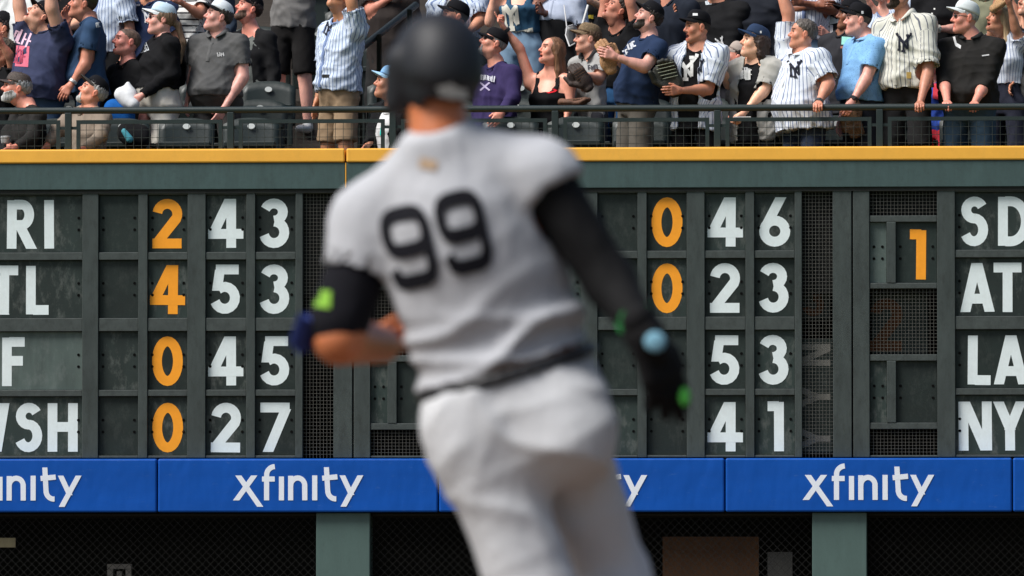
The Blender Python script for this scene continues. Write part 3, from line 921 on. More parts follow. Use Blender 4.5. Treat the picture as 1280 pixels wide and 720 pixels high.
def glove_mesh():
    p = []
    xs = (0.045, 0.016, -0.014, -0.042); ln = (0.135, 0.14, 0.13, 0.115)
    p.append(Ell((0, -0.005, -0.055), (0.075, 0.036, 0.085), k=0.02))
    for x, L in zip(xs, ln):
        k = vec(x, 0.0, -0.10)
        a = rad(8); q = k
        for f in (0.5, 0.5):
            e = q + vec(x * 0.12, -math.sin(a), -math.cos(a)) * L * f
            p.append(Cap(q, e, 0.021, 0.018, 0.006)); q = e; a += rad(24)
    p += [Cap((0.05, -0.01, -0.04), (0.115, -0.03, -0.10), 0.03, 0.024, 0.02), Cap((0.115, -0.03, -0.10), (0.125, -0.055, -0.17), 0.023, 0.018, 0.008),
          Ell((0.085, -0.03, -0.14), (0.036, 0.010, 0.058), k=0.008),
          Ell((0.0, -0.045, -0.075), (0.048, 0.024, 0.06), k=0.02, sub=True),
          Ell((0.005, 0.0, 0.02), (0.05, 0.034, 0.03), k=0.02)]
    V, Q = field(p, 0.0068)
    return V, Q
GLOVE = glove_mesh()

def cap_mesh(flatb=0.0):
    """returns crown, brim and button in head space"""
    n, mm = 28, 9
    V = []; Q = []
    for layer, sh in ((0, 0.0), (1, -0.006)):
        for j in range(mm + 1):
            s = (j / mm) * math.pi / 2 * 0.985
            for i in range(n):
                t = 2 * math.pi * i / n
                fr = 0.5 - 0.5 * math.sin(t)               # 1 at the front (-y)
                a, b = 0.0845 + sh, 0.1065 + sh
                r = math.cos(s) ** (0.62)
                z = 0.034 + 0.026 * fr + (0.108 - 0.026 * fr + 0.008 * fr * math.sin(s * 2) + sh) * math.sin(s) ** 0.95
                V.append((a * r * math.cos(t), 0.008 + b * r * math.sin(t), z))
    for L in (0, 1):
        o = L * n * (mm + 1)
        for j in range(mm):
            for i in range(n):
                q = (o + j * n + i, o + j * n + (i + 1) % n, o + (j + 1) * n + (i + 1) % n, o + (j + 1) * n + i)
                Q.append(q if L == 0 else q[::-1])
    o = n * (mm + 1)
    for i in range(n): Q.append((i, o + i, o + (i + 1) % n, (i + 1) % n))
    crown = (np.array(V), np.array(Q))
    V = []; Q = []; nu, nv = 15, 6
    for lay in (0, -0.005):
        for i in range(nu):
            t = rad(-90 - 68 + 136 * i / (nu - 1))
            bx, by = 0.0835 * math.cos(t), 0.008 + 0.105 * math.sin(t)
            lx = math.sin(math.pi * i / (nu - 1)) ** 0.55
            for j in range(nv):
                f = j / (nv - 1)
                x = bx * (1 - 0.10 * f); y = by - 0.074 * lx * f
                z = 0.061 - 0.012 * f - 4.6 * x * x * (0.5 + 0.5 * f) + lay
                V.append((x, y, z))
    o = nu * nv
    for i in range(nu - 1):
        for j in range(nv - 1):
            a = i * nv + j
            Q.append((a, a + 1, a + nv + 1, a + nv)); Q.append((o + a + nv, o + a + nv + 1, o + a + 1, o + a))
        a = i * nv + nv - 1; Q.append((a, o + a, o + a + nv, a + nv))
        a = i * nv; Q.append((a, a + nv, o + a + nv, o + a))
    brim = (np.array(V), np.array(Q))
    return crown, brim, ball((0, 0.008, 0.142), 0.0085)
CAPM = cap_mesh()
hp = head_prims(False)
def hair_mesh(kind):
    base = hp[0:3] + hp[12:13]
    if kind == 'short' or kind == 'buzz':
        off = 0.015 if kind == 'short' else 0.004
        def post(D, x, y, z):
            cut = (-(z - 0.062) * 0.78 - (y + 0.072) * 0.62)         # hairline, forehead to nape
            cut = np.maximum(cut, -(z + 0.075) + 0 * x)
            ear = 0.03 - np.sqrt((y - 0.0) ** 2 + (z + 0.02) ** 2) + 0 * x
            return np.maximum(np.maximum(D - off * np.clip(-cut / 0.045, 0.12, 1.0), cut), ear)
        P_ = [dict(p) for p in base]
        for p in P_[:2]: pass
        V, Q = field(P_[:2] + P_[2:3], 0.0075, post, pad=5)
        N = vnormals(V, Q); V = V + N * (folds(V, 5, 0.030, 5, (1, 1, 0.6)) * (0.009 if kind == 'short' else 0.002))[:, None]
        return V, Q
    P_ = [Ell((0, 0.016, 0.034), (0.088, 0.106, 0.096), k=0.02)]
    L = {'long': -0.30, 'curly': -0.20, 'tail': -0.05, 'bob': -0.13}[kind]
    if kind == 'tail':
        P_ += [Cap((0, 0.09, 0.0), (0, 0.135, -0.02), 0.022, 0.026, 0.02), Cap((0, 0.135, -0.02), (0, 0.15, -0.16), 0.03, 0.03, 0.02), Cap((0, 0.15, -0.16), (0.0, 0.13, -0.34), 0.03, 0.014, 0.02)]
    else:
        for s in (-1, 1):
            P_ += [Cap((s * 0.068, 0.025, 0.03), (s * 0.082, 0.02, L * 0.55), 0.03, 0.034, 0.03), Cap((s * 0.082, 0.02, L * 0.55), (s * 0.085, 0.0, L), 0.034, 0.018, 0.03)]
        for xx in (-0.05, 0, 0.05):
            P_ += [Cap((xx, 0.08, 0.0), (xx * 1.2, 0.085, L), 0.036, 0.026, 0.03)]
    def post(D, x, y, z):
        face = np.sqrt((x / 0.062) ** 2 + ((y + 0.085) / 0.078) ** 2 + ((z + 0.035) / 0.100) ** 2) - 1.0
        return np.maximum(D, -face * 0.06)
    V, Q = field(P_, 0.0082, post)
    N = vnormals(V, Q)
    a = dict(curly=0.010).get(kind, 0.005)
    V = V + N * (folds(V, 3, 0.05 if kind == 'curly' else 0.04, 6, (1, 1, 1.0 if kind == 'curly' else 0.12)) * a)[:, None]
    return V, Q
HAIR = {k: hair_mesh(k) for k in ('short', 'buzz', 'long', 'curly', 'tail')}
def beard_mesh(full):
    def post(D, x, y, z):
        lip = (1 - np.sqrt((x / 0.024) ** 2 + ((z + 0.069) / 0.015) ** 2)) * 0.02 + 0 * y
        d = D - (0.006 if full else 0.003)
        d = np.maximum(d, (z + 0.047 - (y + 0.085) * 0.50) + 0 * x)
        d = np.maximum(d, (y - 0.006) + 0 * x + 0 * z)
        d = np.maximum(d, -(z + 0.132) + 0 * x + 0 * y)
        return np.maximum(d, lip)
    P_ = [hp[i] for i in (1, 3, 4, 5, 8, 9)] + [hp[-2], hp[-1]]
    if full: P_ = P_ + [Cap((0, -0.066, -0.10), (0, -0.068, -0.118), 0.024, 0.018, 0.03)]
    V, Q = field(P_, 0.0062, post, pad=5)
    N = vnormals(V, Q); V = V + N * (folds(V, 8, 0.022, 5) * 0.002)[:, None]
    return V, Q
BEARD = {'trim': beard_mesh(False), 'full': beard_mesh(True)}
_v, _q = BEARD['trim']; _k = (np.abs(_v[:, 0]) < 0.036) & (_v[:, 1] < -0.045)
BEARD['goatee'] = (_v, _q[_k[_q].all(axis=1)])
def shoe_mesh():
    p = [Ell((0, -0.02, 0.045), (0.048, 0.075, 0.045), k=0.03), Ell((0, -0.13, 0.035), (0.047, 0.085, 0.036), k=0.03), Cap((0, 0.0, 0.06), (0, 0.0, 0.10), 0.045, 0.044, 0.02)]
    return field(p, 0.012, lambda D, x, y, z: np.maximum(D, -z + 0.002 + 0 * x + 0 * y))
SHOE = shoe_mesh()

def rot_head(yaw, pitch, roll=0):
    return np.array(Matrix.Rotation(rad(-yaw), 3, 'Z') @ Matrix.Rotation(rad(-pitch), 3, 'X') @ Matrix.Rotation(rad(roll), 3, 'Y'))
def basis(d, palm, left):
    d = unit(d); y = -(np.asarray(palm, float) - d * (np.asarray(palm, float) @ d))
    if np.linalg.norm(y) < 1e-3: y = np.cross(d, (1, 0, 0.3))
    y = unit(y); z = -d; x = np.cross(y, z)
    return np.stack([x, y, z], axis=1)
def place_hand(kind, w, d, palm, left, s=1.0):
    V, Q = HANDS[kind]
    V = V.copy()
    if not left: V[:, 0] *= -1; Q = Q[:, ::-1]      # the pattern hand is a left hand
    return (V * s) @ basis(d, palm, left).T + w, Q

# torso outline: (height from hip 0 to shoulder 1, half width, half depth, forward shift)
PROF = {
 'm': [(-0.26, .03, .03, 0), (-0.20, .125, .095, -.01), (-0.02, .172, .122, -.015), (0.2, .158, .116, 0.0), (0.45, .160, .118, .008), (0.72, .178, .125, .008), (0.9, .165, .108, -.004), (1.02, .115, .080, -.012), (1.12, .066, .062, -.012), (1.26, .054, .056, -.004), (1.36, .02, .02, 0)],
 'f': [(-0.26, .03, .03, 0), (-0.20, .13, .10, -.01), (-0.02, .178, .125, -.02), (0.25, .135, .098, 0.0), (0.45, .136, .100, .008), (0.70, .152, .125, .022), (0.9, .142, .090, 0), (1.02, .098, .068, -.010), (1.12, .056, .054, -.012), (1.26, .046, .048, -.004), (1.36, .02, .02, 0)]}
def torso_fn(Hc, up, L, F, ln, prof, g, belly, off, t0, t1, flare=False, neck=None, hem_drop=0.0):
    T = np.array(prof)
    ts = T[:, 0]; a = T[:, 1] * g; b = T[:, 2] * (1 + (g - 1) * 0.8); c = T[:, 3].copy()
    w = np.exp(-((ts - 0.22) / 0.26) ** 2)
    b = b + belly * w; c = c + belly * 0.75 * w; a = a + belly * 0.45 * w
    if flare:
        i = ts < 0.3
        a = np.where(i, np.maximum(a, np.interp(0.3, ts, a) * 1.05), a); b = np.where(i, np.maximum(b, np.interp(0.3, ts, b) * 1.03), b)
    a = a + off; b = b + off
    def fn(x, y, z):
        dx, dy, dz = x - Hc[0], y - Hc[1], z - Hc[2]
        t = (dx * up[0] + dy * up[1] + dz * up[2]) / ln
        u = dx * L[0] + dy * L[1] + dz * L[2]
        v = dx * F[0] + dy * F[1] + dz * F[2]
        A, B, C = np.interp(t, ts, a), np.interp(t, ts, b), np.interp(t, ts, c)
        q = np.sqrt((u / A) ** 2 + ((v - C) / B) ** 2)
        d = (q - 1) * np.minimum(A, B)
        d = np.maximum(d, (t0 - t) * ln)
        if neck is not None:
            d = np.maximum(d, (t - neck[0]) * ln + v * neck[1])
        else:
            d = np.maximum(d, (t - t1) * ln)
        return d
    R = max(a.max(), b.max() + abs(c).max()) + 0.02
    e0, e1 = Hc + up * ln * max(t0, ts[0]), Hc + up * ln * min(t1, ts[-1])
    return dict(t='f', fn=fn, lo=np.minimum(e0, e1) - R, hi=np.maximum(e0, e1) + R, k=0.03)

SK = {'fair': srgb(226, 172, 150), 'pink': srgb(220, 152, 130), 'tan': srgb(194, 136, 108), 'brown': srgb(132, 86, 64), 'dark': srgb(92, 58, 44)}
FANS = 'fans standing and sitting in the stands'
def person(label, k, head, sc_, ty=40, hc=None, s=1.0, g=1.0, belly=0.0, sex='m', R=None, Lf=None, top=('tee', (0.02, 0.02, 0.02)), inner=None, bot=('long', (0.02, 0.02, 0.025)),
           skin_='fair', hat=None, hair=('short', (0.03, 0.02, 0.015)), beard=None, mouth=False, glasses=None, sit=False, dy=0.0, loose=0.012, hem=None,
           prints=(), sw=None, watch=None, res=1.0, hands=('relax', 'relax'), palm=(None, None), hdir=(None, None), floor=None, shoes=srgb(40, 40, 42), seed=None, hemy=None, flat_hat=False, earring=None, collar=None, vneck=0.25, band=None, plk=None):
    seed = seed if seed is not None else (abs(int(sc_[0] * 13 + sc_[1] * 7)) % 9973)
    Y0 = (0.62 if k == 0 else 0.72 + 0.85 * k) + dy
    S = P(sc_[0], sc_[1], Y0)
    Hc = P(hc[0], hc[1], Y0 + (hc[2] if len(hc) > 2 else 0)) if hc else S - vec(0, 0, 0.50 * s)
    up = unit(S - Hc); ln = np.linalg.norm(S - Hc)
    F = vec(-math.sin(rad(ty)), -math.cos(rad(ty)), 0); F = unit(F - up * (F @ up)); L = np.cross(up, F)
    sw = (0.19 if sex == 'm' else 0.165) * s * (0.6 + 0.4 * g) if sw is None else sw
    fl = FLOOR_Z[k] if floor is None else floor
    root = empty('person', (Hc[0], Hc[1], fl), label=label, cat='person', group=FANS)
    o = wloc(root)
    prof = [(t, a * s, b * s, c * s) for t, a, b, c in PROF[sex]]
    prof_args = (Hc, up, L, F, ln, prof, g)
    M = rot_head(head[2], head[3], head[4] if len(head) > 4 else 0)
    Hd = P(head[0], head[1], Y0 - 0.02 + (head[5] if len(head) > 5 else 0)); hs = 0.955 * (s if s > 0.9 else 0.55 + 0.45 * s)
    rh = np.random.default_rng(seed + 5); hsc = np.array([rh.uniform(0.93, 1.05), rh.uniform(0.95, 1.05), rh.uniform(0.96, 1.06)])
    toH = lambda V: (V * (hs * hsc)) @ M.T + Hd
    fv = rh.uniform(0.84, 1.12); skc = SK[skin_]; skc = (min(0.95, skc[0] * fv), skc[1] * fv * rh.uniform(0.93, 1.06), skc[2] * fv * rh.uniform(0.90, 1.08))
    # arms
    arms = []
    for side, spec in ((-1, R), (1, Lf)):
        sh = S + L * (side * sw) - up * 0.015
        if spec is None:
            el = sh - up * 0.29 * s + L * side * 0.05 - F * 0.02; wr = el - vec(0, 0, 0.25 * s) + F * 0.07 + L * side * 0.0
        else:
            e, w = spec
            Ys = sh[1]
            el = P(e[0], e[1], Ys + (e[2] if len(e) > 2 else 0)); wr = P(w[0], w[1], Ys + (w[2] if len(w) > 2 else (e[2] if len(e) > 2 else 0)))
        arms.append((sh, el, wr))
    # legs
    legs = []
    hipz = Hc[2] - fl
    for side in (-1, 1):
        hip = Hc + L * side * 0.095 * s * (0.7 + 0.3 * g) - up * 0.03
        if sit:
            kn = hip + F * 0.40 * s + L * side * 0.06 + vec(0, 0, 0.02); an = vec(kn[0], kn[1], fl + 0.07) + F * 0.02
        else:
            an = vec(hip[0], hip[1], fl + 0.07) + L * side * 0.05; kn = (hip + an) / 2 + F * 0.02 + vec(0, 0, 0.01)
        legs.append((hip, kn, an))
    ar = 1.0 + (g - 1) * 0.6
    tkind = top[0]; slv = {'tee': 0.62, 'polo': 0.68, 'jersey': 0.86, 'long': 2.0, 'tank': 0.0, 'vest': 0.0, 'three': 1.35}[tkind]
    # body
    h = 0.0165 * res
    prims = [torso_fn(*prof_args, belly, -0.010, -0.24, 1.30)]
    prims.append(Cap(S + up * 0.03, Hd + M @ vec(0, 0.022, -0.07) * hs, 0.058 * s * (0.8 + .2 * g) if sex == 'm' else 0.046 * s, 0.054 * s if sex == 'm' else 0.046 * s, 0.03))
    for (sh, el, wr), side in zip(arms, (-1, 1)):
        sk = -0.006 if slv > 1.5 else 0.0
        fr = 0.86 if sex == 'f' else 1.0
        prims += [Cap(S + up * 0.045 + L * side * 0.05, sh, 0.045 * s, 0.052 * s * ar, 0.04), Cap(sh, el, (0.056 * ar * fr + sk) * s, (0.042 * ar * fr + sk) * s, 0.03), Cap(el, wr, (0.042 * ar * fr + sk) * s, (0.028 * fr + sk) * s, 0.015),
                  Cap(el + (wr - el) * 0.12, el + (wr - el) * 0.42, 0.045 * ar * fr * s, 0.038 * ar * fr * s, 0.02)]
    for hip, kn, an in legs:
        prims += [Cap(hip, kn, 0.080 * s * ar, 0.056 * s * ar, 0.03), Cap(kn, an, 0.054 * s * ar, 0.038 * s, 0.02), Cap(kn + (an - kn) * .15 - F * 0.02, kn + (an - kn) * .5 - F * .012, .048 * s * ar, .04 * s, .03)]
    V, Q = field(prims, h)
    parts = [(V, Q)]; tint = [np.ones((len(V), 4))]
    hv, hq, ht = HEADS[mouth]; parts.append((toH(hv), hq)); tint.append(ht)
    for i, (sh, el, wr) in enumerate(arms):
        fd = unit(wr - el); d = unit(np.asarray(hdir[i], float)) if hdir[i] is not None else fd
        pm = palm[i] if palm[i] is not None else (-F * 0.4 - L * (1 if i else -1))
        v, q = place_hand(hands[i], wr + d * 0.012 * s, d, pm, i == 1, s * (0.9 if sex == 'f' else 1.0))
        parts.append((v, q)); tint.append(np.tile(np.array([1.0, 0.93, 0.92, 1]), (len(v), 1)))
    V, Q = merge(parts)
    link('body', qmesh('body', V, Q, True, o, {'tint': ('FLOAT_COLOR', np.concatenate(tint))}), skin(skc), root)
    straps = []
    if tkind == 'tank':
        bb = BVHTree.FromPolygons([Vector(x) for x in V], Q.tolist())
        for sd in (-1, 1):
            c_ = Hc + up * ln * 0.80 + L * sd * 0.088; pts_ = []
            for i in range(17):
                a_ = rad(-8 + 196 * i / 16); dv = F * math.cos(a_) + up * math.sin(a_)
                hit = bb.ray_cast(Vector(c_ + dv * 0.45), Vector(-dv), 0.6)
                if hit[0] is not None: pts_.append(np.array(hit[0]) + dv * 0.004)
            straps.append(pts_)
    # garments
    def garment(name, prims, mat, seed, amp=0.008, wl=0.11, hh=0.0155, torso=True, post=None):
        V, Q = field(prims, hh * (0.85 if k <= 1 else 1.1), post)
        N = vnormals(V, Q)
        rel = V - Hc; u, v = rel @ L, rel @ F; tt = rel @ up / ln; th_ = np.arctan2(u, v)
        rr = np.random.default_rng(seed); ph = rr.uniform(0, 6.28, 8); n1, n2 = rr.integers(6, 9), rr.integers(3, 5)
        ridge = lambda a: (1 - np.abs(np.sin(a))) ** 2 - 0.36
        hang = ridge(th_ * n1 / 2 + 1.1 * np.sin(tt * 4 + ph[0]) + 0.5 * np.sin(tt * 9 + ph[1])) * (0.25 + 0.75 * np.clip(1 - tt, 0, 1.2))
        diag = ridge(th_ * n2 / 2 + tt * 5.5 + ph[2] + 0.9 * np.sin(th_ * 2 + ph[3]) + 0.4 * np.sin(tt * 11 + ph[5])) * 0.8
        diag2 = ridge(-th_ * n2 / 2 + tt * 7.0 + ph[4] + 0.9 * np.sin(th_ * 2 + ph[6])) * np.exp(-((tt - 0.3) / 0.25) ** 2)
        V = V + N * (amp * (0.55 * hang + 0.6 * diag + 0.5 * diag2) + folds(V, seed, 0.22, 4) * amp * 0.5)[:, None]
        rel = V - Hc; u, v = rel @ L, rel @ F
        tc = np.stack([np.arctan2(u, v * 1.2) * 0.17 * s * g, np.zeros(len(V)), rel @ up], axis=1)
        for (sh, el, wr), side in zip(arms, (-1, 1)):
            ab = el - sh; t = ((V - sh) @ ab) / (ab @ ab)
            pp = V - (sh + np.clip(t, 0, 1.3)[:, None] * ab)
            dist = np.linalg.norm(pp, axis=1)
            m = (t > 0.18) & (dist < 0.12) & ((np.abs(u) > sw * 0.92) | (t > 0.5) & (np.abs(rel @ up / ln - 0.8) > 0.35) )
            ax = unit(ab); e1 = unit(np.cross(ax, F)); e2 = np.cross(ax, e1)
            tc[m, 0] = np.arctan2(pp[m] @ e1, pp[m] @ e2) * 0.075
            tc[m, 2] = t[m] * 0.3
        ob = link(name, qmesh(name, V, Q, True, o, {'tc': ('FLOAT_VECTOR', tc)}), mat, root)
        return ob, BVHTree.FromPolygons([Vector(x) for x in V], Q.tolist())
    def topwear(name, kind, mat, lo, seed, opened=False, hm=None):
        sl = {'tee': 0.62, 'polo': 0.68, 'jersey': 0.86, 'long': 2.0, 'tank': 0.0, 'vest': 0.0, 'three': 1.35}[kind]
        t0 = -0.20 if hm is None else hm
        nk = (1.12, 0.0) if kind != 'tank' else (1.02, vneck * 2.4)
        pr = [torso_fn(*prof_args, belly, lo, t0, 1.2, flare=True, neck=nk)]
        for (sh, el, wr), side in zip(arms, (-1, 1)):
            if sl == 0: continue
            fr = 0.86 if sex == 'f' else 1.0
            pr.append(Cap(S + up * 0.045 + L * side * 0.05, sh, 0.045 * s + lo * .8, 0.054 * s * ar + lo * 0.9, 0.04))
            r0, r1 = (0.058 * ar * fr) * s + lo, (0.044 * ar * fr) * s + lo
            f = min(1.0, sl)
            xtra = 0.018 if kind in ('tee', 'jersey') else 0.010 if kind == 'polo' else 0.004
            pr.append(Cap(sh, sh + (el - sh) * f, r0, r0 + (r1 - r0) * f + xtra, 0.035, cut=(sl <= 1.0)))
            if sl > 1.0:
                g2 = min(1.0, sl - 1.0)
                pr.append(Cap(el, el + (wr - el) * g2, r1 + 0.002, r1 + (0.031 * s + lo * 0.7 - r1) * g2 + 0.004, 0.02, cut=True))
            else:                                   # hollow cuff
                q = sh + (el - sh) * f; ax = unit(el - sh)
                pr.append(Cap(q - ax * 0.02, q + ax * 0.05, r0 + (r1 - r0) * f + xtra - 0.016, r0 + (r1 - r0) * f + xtra - 0.010, 0.004)); pr[-1]['sub'] = True
        post = None
        if kind == 'tank' :
            def post(D, x, y, z):
                dx, dy_, dz = x - S[0], y - S[1], z - S[2]
                u = dx * L[0] + dy_ * L[1] + dz * L[2]; w = dx * up[0] + dy_ * up[1] + dz * up[2]
                strap = np.maximum(np.abs(np.abs(u) - 0.085) - 0.028, -1)
                return np.maximum(D, np.minimum(strap, w + 0.10 + 0 * u))
        if opened:
            def post(D, x, y, z):
                dx, dy_, dz = x - S[0], y - S[1], z - S[2]
                u = dx * L[0] + dy_ * L[1] + dz * L[2]; v = dx * F[0] + dy_ * F[1] + dz * F[2]; w = dx * up[0] + dy_ * up[1] + dz * up[2]
                gap = np.maximum(np.abs(u - 0.01) - (0.070 - 0.03 * w), -(v - 0.0))
                return np.maximum(D, -gap)
        rn, rv = (0.076 * s, 0.078 * s) if sex == 'm' else (0.068 * s, 0.072 * s)
        if kind == 'jersey' or vneck > 0.3: rv *= 1.22
        nc = S + up * 0.0
        def hole(D, x, y, z):
            if post is not None: D = post(D, x, y, z)
            dx, dy_, dz = x - nc[0], y - nc[1], z - nc[2]
            u = dx * L[0] + dy_ * L[1] + dz * L[2]; v = dx * F[0] + dy_ * F[1] + dz * F[2]; w = dx * up[0] + dy_ * up[1] + dz * up[2]
            q = (np.sqrt((u / rn) ** 2 + ((v + 0.004) / rv) ** 2) - 1) * rn
            return np.maximum(D, -np.maximum(q, -(w + 0.05)))
        ob, bv = garment(name, pr, mat, seed, amp=0.015 + 0.5 * max(0, lo - 0.008), post=post if kind == 'tank' else hole)
        if kind != 'tank' and not opened:
            loop = []
            for i in range(25):
                th = 2 * math.pi * i / 24
                q = nc + L * (rn * 1.08 * math.cos(th)) + F * (rv * 1.08 * math.sin(th) - 0.004)
                hit = bv.ray_cast(Vector(q + up * 0.25), Vector(-up), 0.5)
                h_ = (np.array(hit[0]) - q) @ up if hit[0] is not None else 0.03
                loop.append([q, h_])
            hs_ = np.array([l[1] for l in loop[:-1]])
            for _ in range(3): hs_ = 0.5 * hs_ + 0.25 * np.roll(hs_, 1) + 0.25 * np.roll(hs_, -1)
            pts = [loop[i][0] + up * (hs_[i % 24] + 0.002) for i in range(25)]
            if collar is not None and name != 'undershirt':
                mb = Mb(); rows = []
                for dr, dh in ((-0.010, 0.026), (0.004, 0.034), (0.026, -0.002), (0.024, -0.006)):
                    for i, q in enumerate(pts):
                        th = 2 * math.pi * i / 24; fr = max(0.0, math.sin(th)) ** 2
                        rows.append(q + (L * math.cos(th) + F * math.sin(th)) * dr * (1 + 0.4 * fr) + up * (dh * (1 - 0.75 * fr) if dh > 0 else dh))
                i0 = 7
                Q_ = [(j * 25 + i, j * 25 + i + 1, (j + 1) * 25 + i + 1, (j + 1) * 25 + i) for j in range(3) for i in range(24) if i not in (5, 6)]
                mb.add(rows, Q_); mb.build('collar', fabric(collar), ob, smooth=True)
            else:
                mb = Mb(); n_ = 6; Vv = []; 
                for i in range(24):
                    th = 2 * math.pi * i / 24; rd = unit(L * math.cos(th) + F * math.sin(th))
                    for j in range(n_):
                        a = 2 * math.pi * j / n_; Vv.append(pts[i] + rd * 0.007 * math.cos(a) + up * 0.011 * math.sin(a))
                mb.add(Vv, [(i * n_ + j, ((i + 1) % 24) * n_ + j, ((i + 1) % 24) * n_ + (j + 1) % n_, i * n_ + (j + 1) % n_) for i in range(24) for j in range(n_)])
                mb.build('neckband', band if band is not None else mat, ob, smooth=True)
        return ob, bv
    if hemy is not None:
        hem = (P(sc_[0], hemy, Y0)[2] - Hc[2]) / (up[2] * ln)
    bvh = ibvh = None
    if inner is not None:
        _, ibvh = topwear('undershirt', 'vest', inner[1] if not isinstance(inner[1], tuple) else fabric(inner[1]), 0.004, seed + 9, hm=hem)
    tm = top[1] if not isinstance(top[1], tuple) else fabric(top[1])
    nm = {'tee': 'shirt', 'polo': 'polo_shirt', 'jersey': 'jersey', 'long': 'jacket', 'tank': 'tank_top', 'three': 'pullover'}[tkind]
    shirt, bvh = topwear(nm, tkind, tm, loose + (0.010 if tkind == 'jersey' else 0), seed, opened=(inner is not None and len(top) > 2), hm=hem)
    if tkind in ('jersey', 'polo') and len(top) == 2:      # button placket down the front
        mb = Mb(); row = []
        for i in range(26):
            t_ = 0.98 - i * 0.045
            if t_ < ((hem if hem is not None else -0.2) + 0.03) or (tkind == 'polo' and t_ < 0.66): break
            c_ = Hc + up * ln * t_
            hit = bvh.ray_cast(Vector(c_ + F * 0.6), Vector(-F), 0.7)
            if hit[0] is not None: row.append(np.array(hit[0]) + F * 0.005)
        if len(row) > 3:
            Vv = [q + L * w + F * d_ for q in row for w, d_ in ((-0.017, -0.006), (-0.014, 0.0), (0.014, 0.0), (0.017, -0.006))]
            mb.add(Vv, [(4 * i + j, 4 * i + j + 1, 4 * i + j + 5, 4 * i + j + 4) for i in range(len(row) - 1) for j in range(3)])
            mb.build('placket', fabric(plk) if plk is not None else (collar is not None and fabric(collar) or tm), shirt, smooth=True)
    for pts_ in straps:
        mb = Mb(); Vv = [q + L * w for q in pts_ for w in (-0.018, 0.018)]
        mb.add(Vv, [(2 * i, 2 * i + 1, 2 * i + 3, 2 * i + 2) for i in range(len(pts_) - 1)]); mb.build('strap', tm, shirt, smooth=True)
    # trousers
    bm = bot[1] if not isinstance(bot[1], tuple) else fabric(bot[1])
    if not sit or True:
        pr = [torso_fn(*prof_args, belly, 0.004, -0.26, max(0.16, (hem + 0.12) if hem is not None else 0.16))]
        frac = {'long': 2.0, 'shorts': 0.95, 'skirt': 0.6}[bot[0]]
        for hip, kn, an in legs:
            e = 0.022 if bot[0] == 'long' else 0.034
            f = min(1, frac)
            pr.append(Cap(hip, hip + (kn - hip) * f, 0.084 * s * ar + 0.012, 0.060 * s * ar + e, 0.03, cut=frac <= 1))
            if frac > 1: pr.append(Cap(kn, an, 0.060 * s * ar + e, 0.05 * s + 0.02, 0.02, cut=True))
        garment('trousers' if bot[0] == 'long' else 'shorts', pr, bm, seed + 4, 0.008, 0.12, 0.0175)
    for (hip, kn, an), side in zip(legs, (-1, 1)):
        ang = math.atan2(F[0], -F[1])
        V = SHOE[0] @ np.array(Matrix.Rotation(ang, 3, 'Z')).T * s + vec(an[0], an[1], fl + 0.002)
        link('shoe', qmesh('shoe', V, SHOE[1], True, o), paint('shoe_%.2f' % shoes[0], shoes, 0.6), root)
    # head wear, hair
    def headpart(name, VQ, mat, parent=root, f=None):
        V = VQ[0].copy()
        if f is not None: V = f(V)
        return link(name, qmesh(name, toH(V), VQ[1], True, o), mat, parent)
    if hair is not None:
        Vh = HAIR[hair[0]][0]; Wh = toH(Vh)
        if hair[0] in ('long', 'curly', 'tail'):      # below the ears it hangs straight down
            lowv = Vh[:, 2] < -0.03
            top_ = Vh[lowv].copy(); dz_ = -0.03 - top_[:, 2]; top_[:, 2] = -0.03
            Wh[lowv] = toH(top_) - np.array([0, 0, 1.0]) * (dz_ * hs)[:, None] - F * np.clip(dz_ * 0.25, 0, 0.03)[:, None]
        link('hair', qmesh('hair', Wh, HAIR[hair[0]][1], True, o), hairmat(hair[1]), root)
    if beard is not None: headpart('beard', BEARD[beard[0]], hairmat(beard[1]))
    if hat is not None:
        cm = hat[0] if not isinstance(hat[0], tuple) else fabric(hat[0], bump=0.15)
        bmat = hat[1] if not isinstance(hat[1], tuple) else fabric(hat[1], bump=0.15)
        tilt = hat[2] if len(hat) > 2 else 0.0
        Rt = np.array(Matrix.Rotation(rad(-tilt - 5), 3, 'X'))
        Rt = np.array(Matrix.Rotation(rad(hat[4] if len(hat) > 4 else 0), 3, 'Z')) @ Rt
        piv = vec(0, 0.03, 0.04); tilt += 5
        f = lambda V: (V - piv) @ Rt.T + piv
        cr = headpart('cap', CAPM[0], cm, f=f)
        headpart('brim', CAPM[1], bmat, cr, f=f); headpart('button', CAPM[2], bmat, cr, f=f)
        if len(hat) > 3 and hat[3] is not None:          # mark on the side of the crown
            mkb = BVHTree.FromPolygons([Vector(x) for x in toH(f(CAPM[0][0]))], CAPM[0][1].tolist())
            for (qx, qy, qw, qh) in hat[3]:
                decal('emblem', [[(0.5, 0.0), (0.5, 1.0)]], qx, qy, qw, qh, 0, 0.9, mkb, fabric((0.7, 0.7, 0.7)), cr, Y0 + 60, 0.003, 0.3)
    if glasses is not None:
        mb = Mb()
        for sd in (-1, 1):
            v, q = ball((sd * 0.033, -0.100, 0.010), 0.02, 10, 6, (1.05, 0.22, 0.78)); mb.add(toH(v), q)
            mb.bar(toH(vec(sd * 0.05, -0.096, 0.016)[None])[0], toH(vec(sd * 0.082, 0.005, 0.012)[None])[0], 0.0025)
        mb.bar(toH(vec(-0.016, -0.104, 0.014)[None])[0], toH(vec(0.016, -0.104, 0.014)[None])[0], 0.002)
        mb.build('glasses', paint('glass_dark', glasses, 0.15, 0.1, spec=0.6), root, smooth=True)
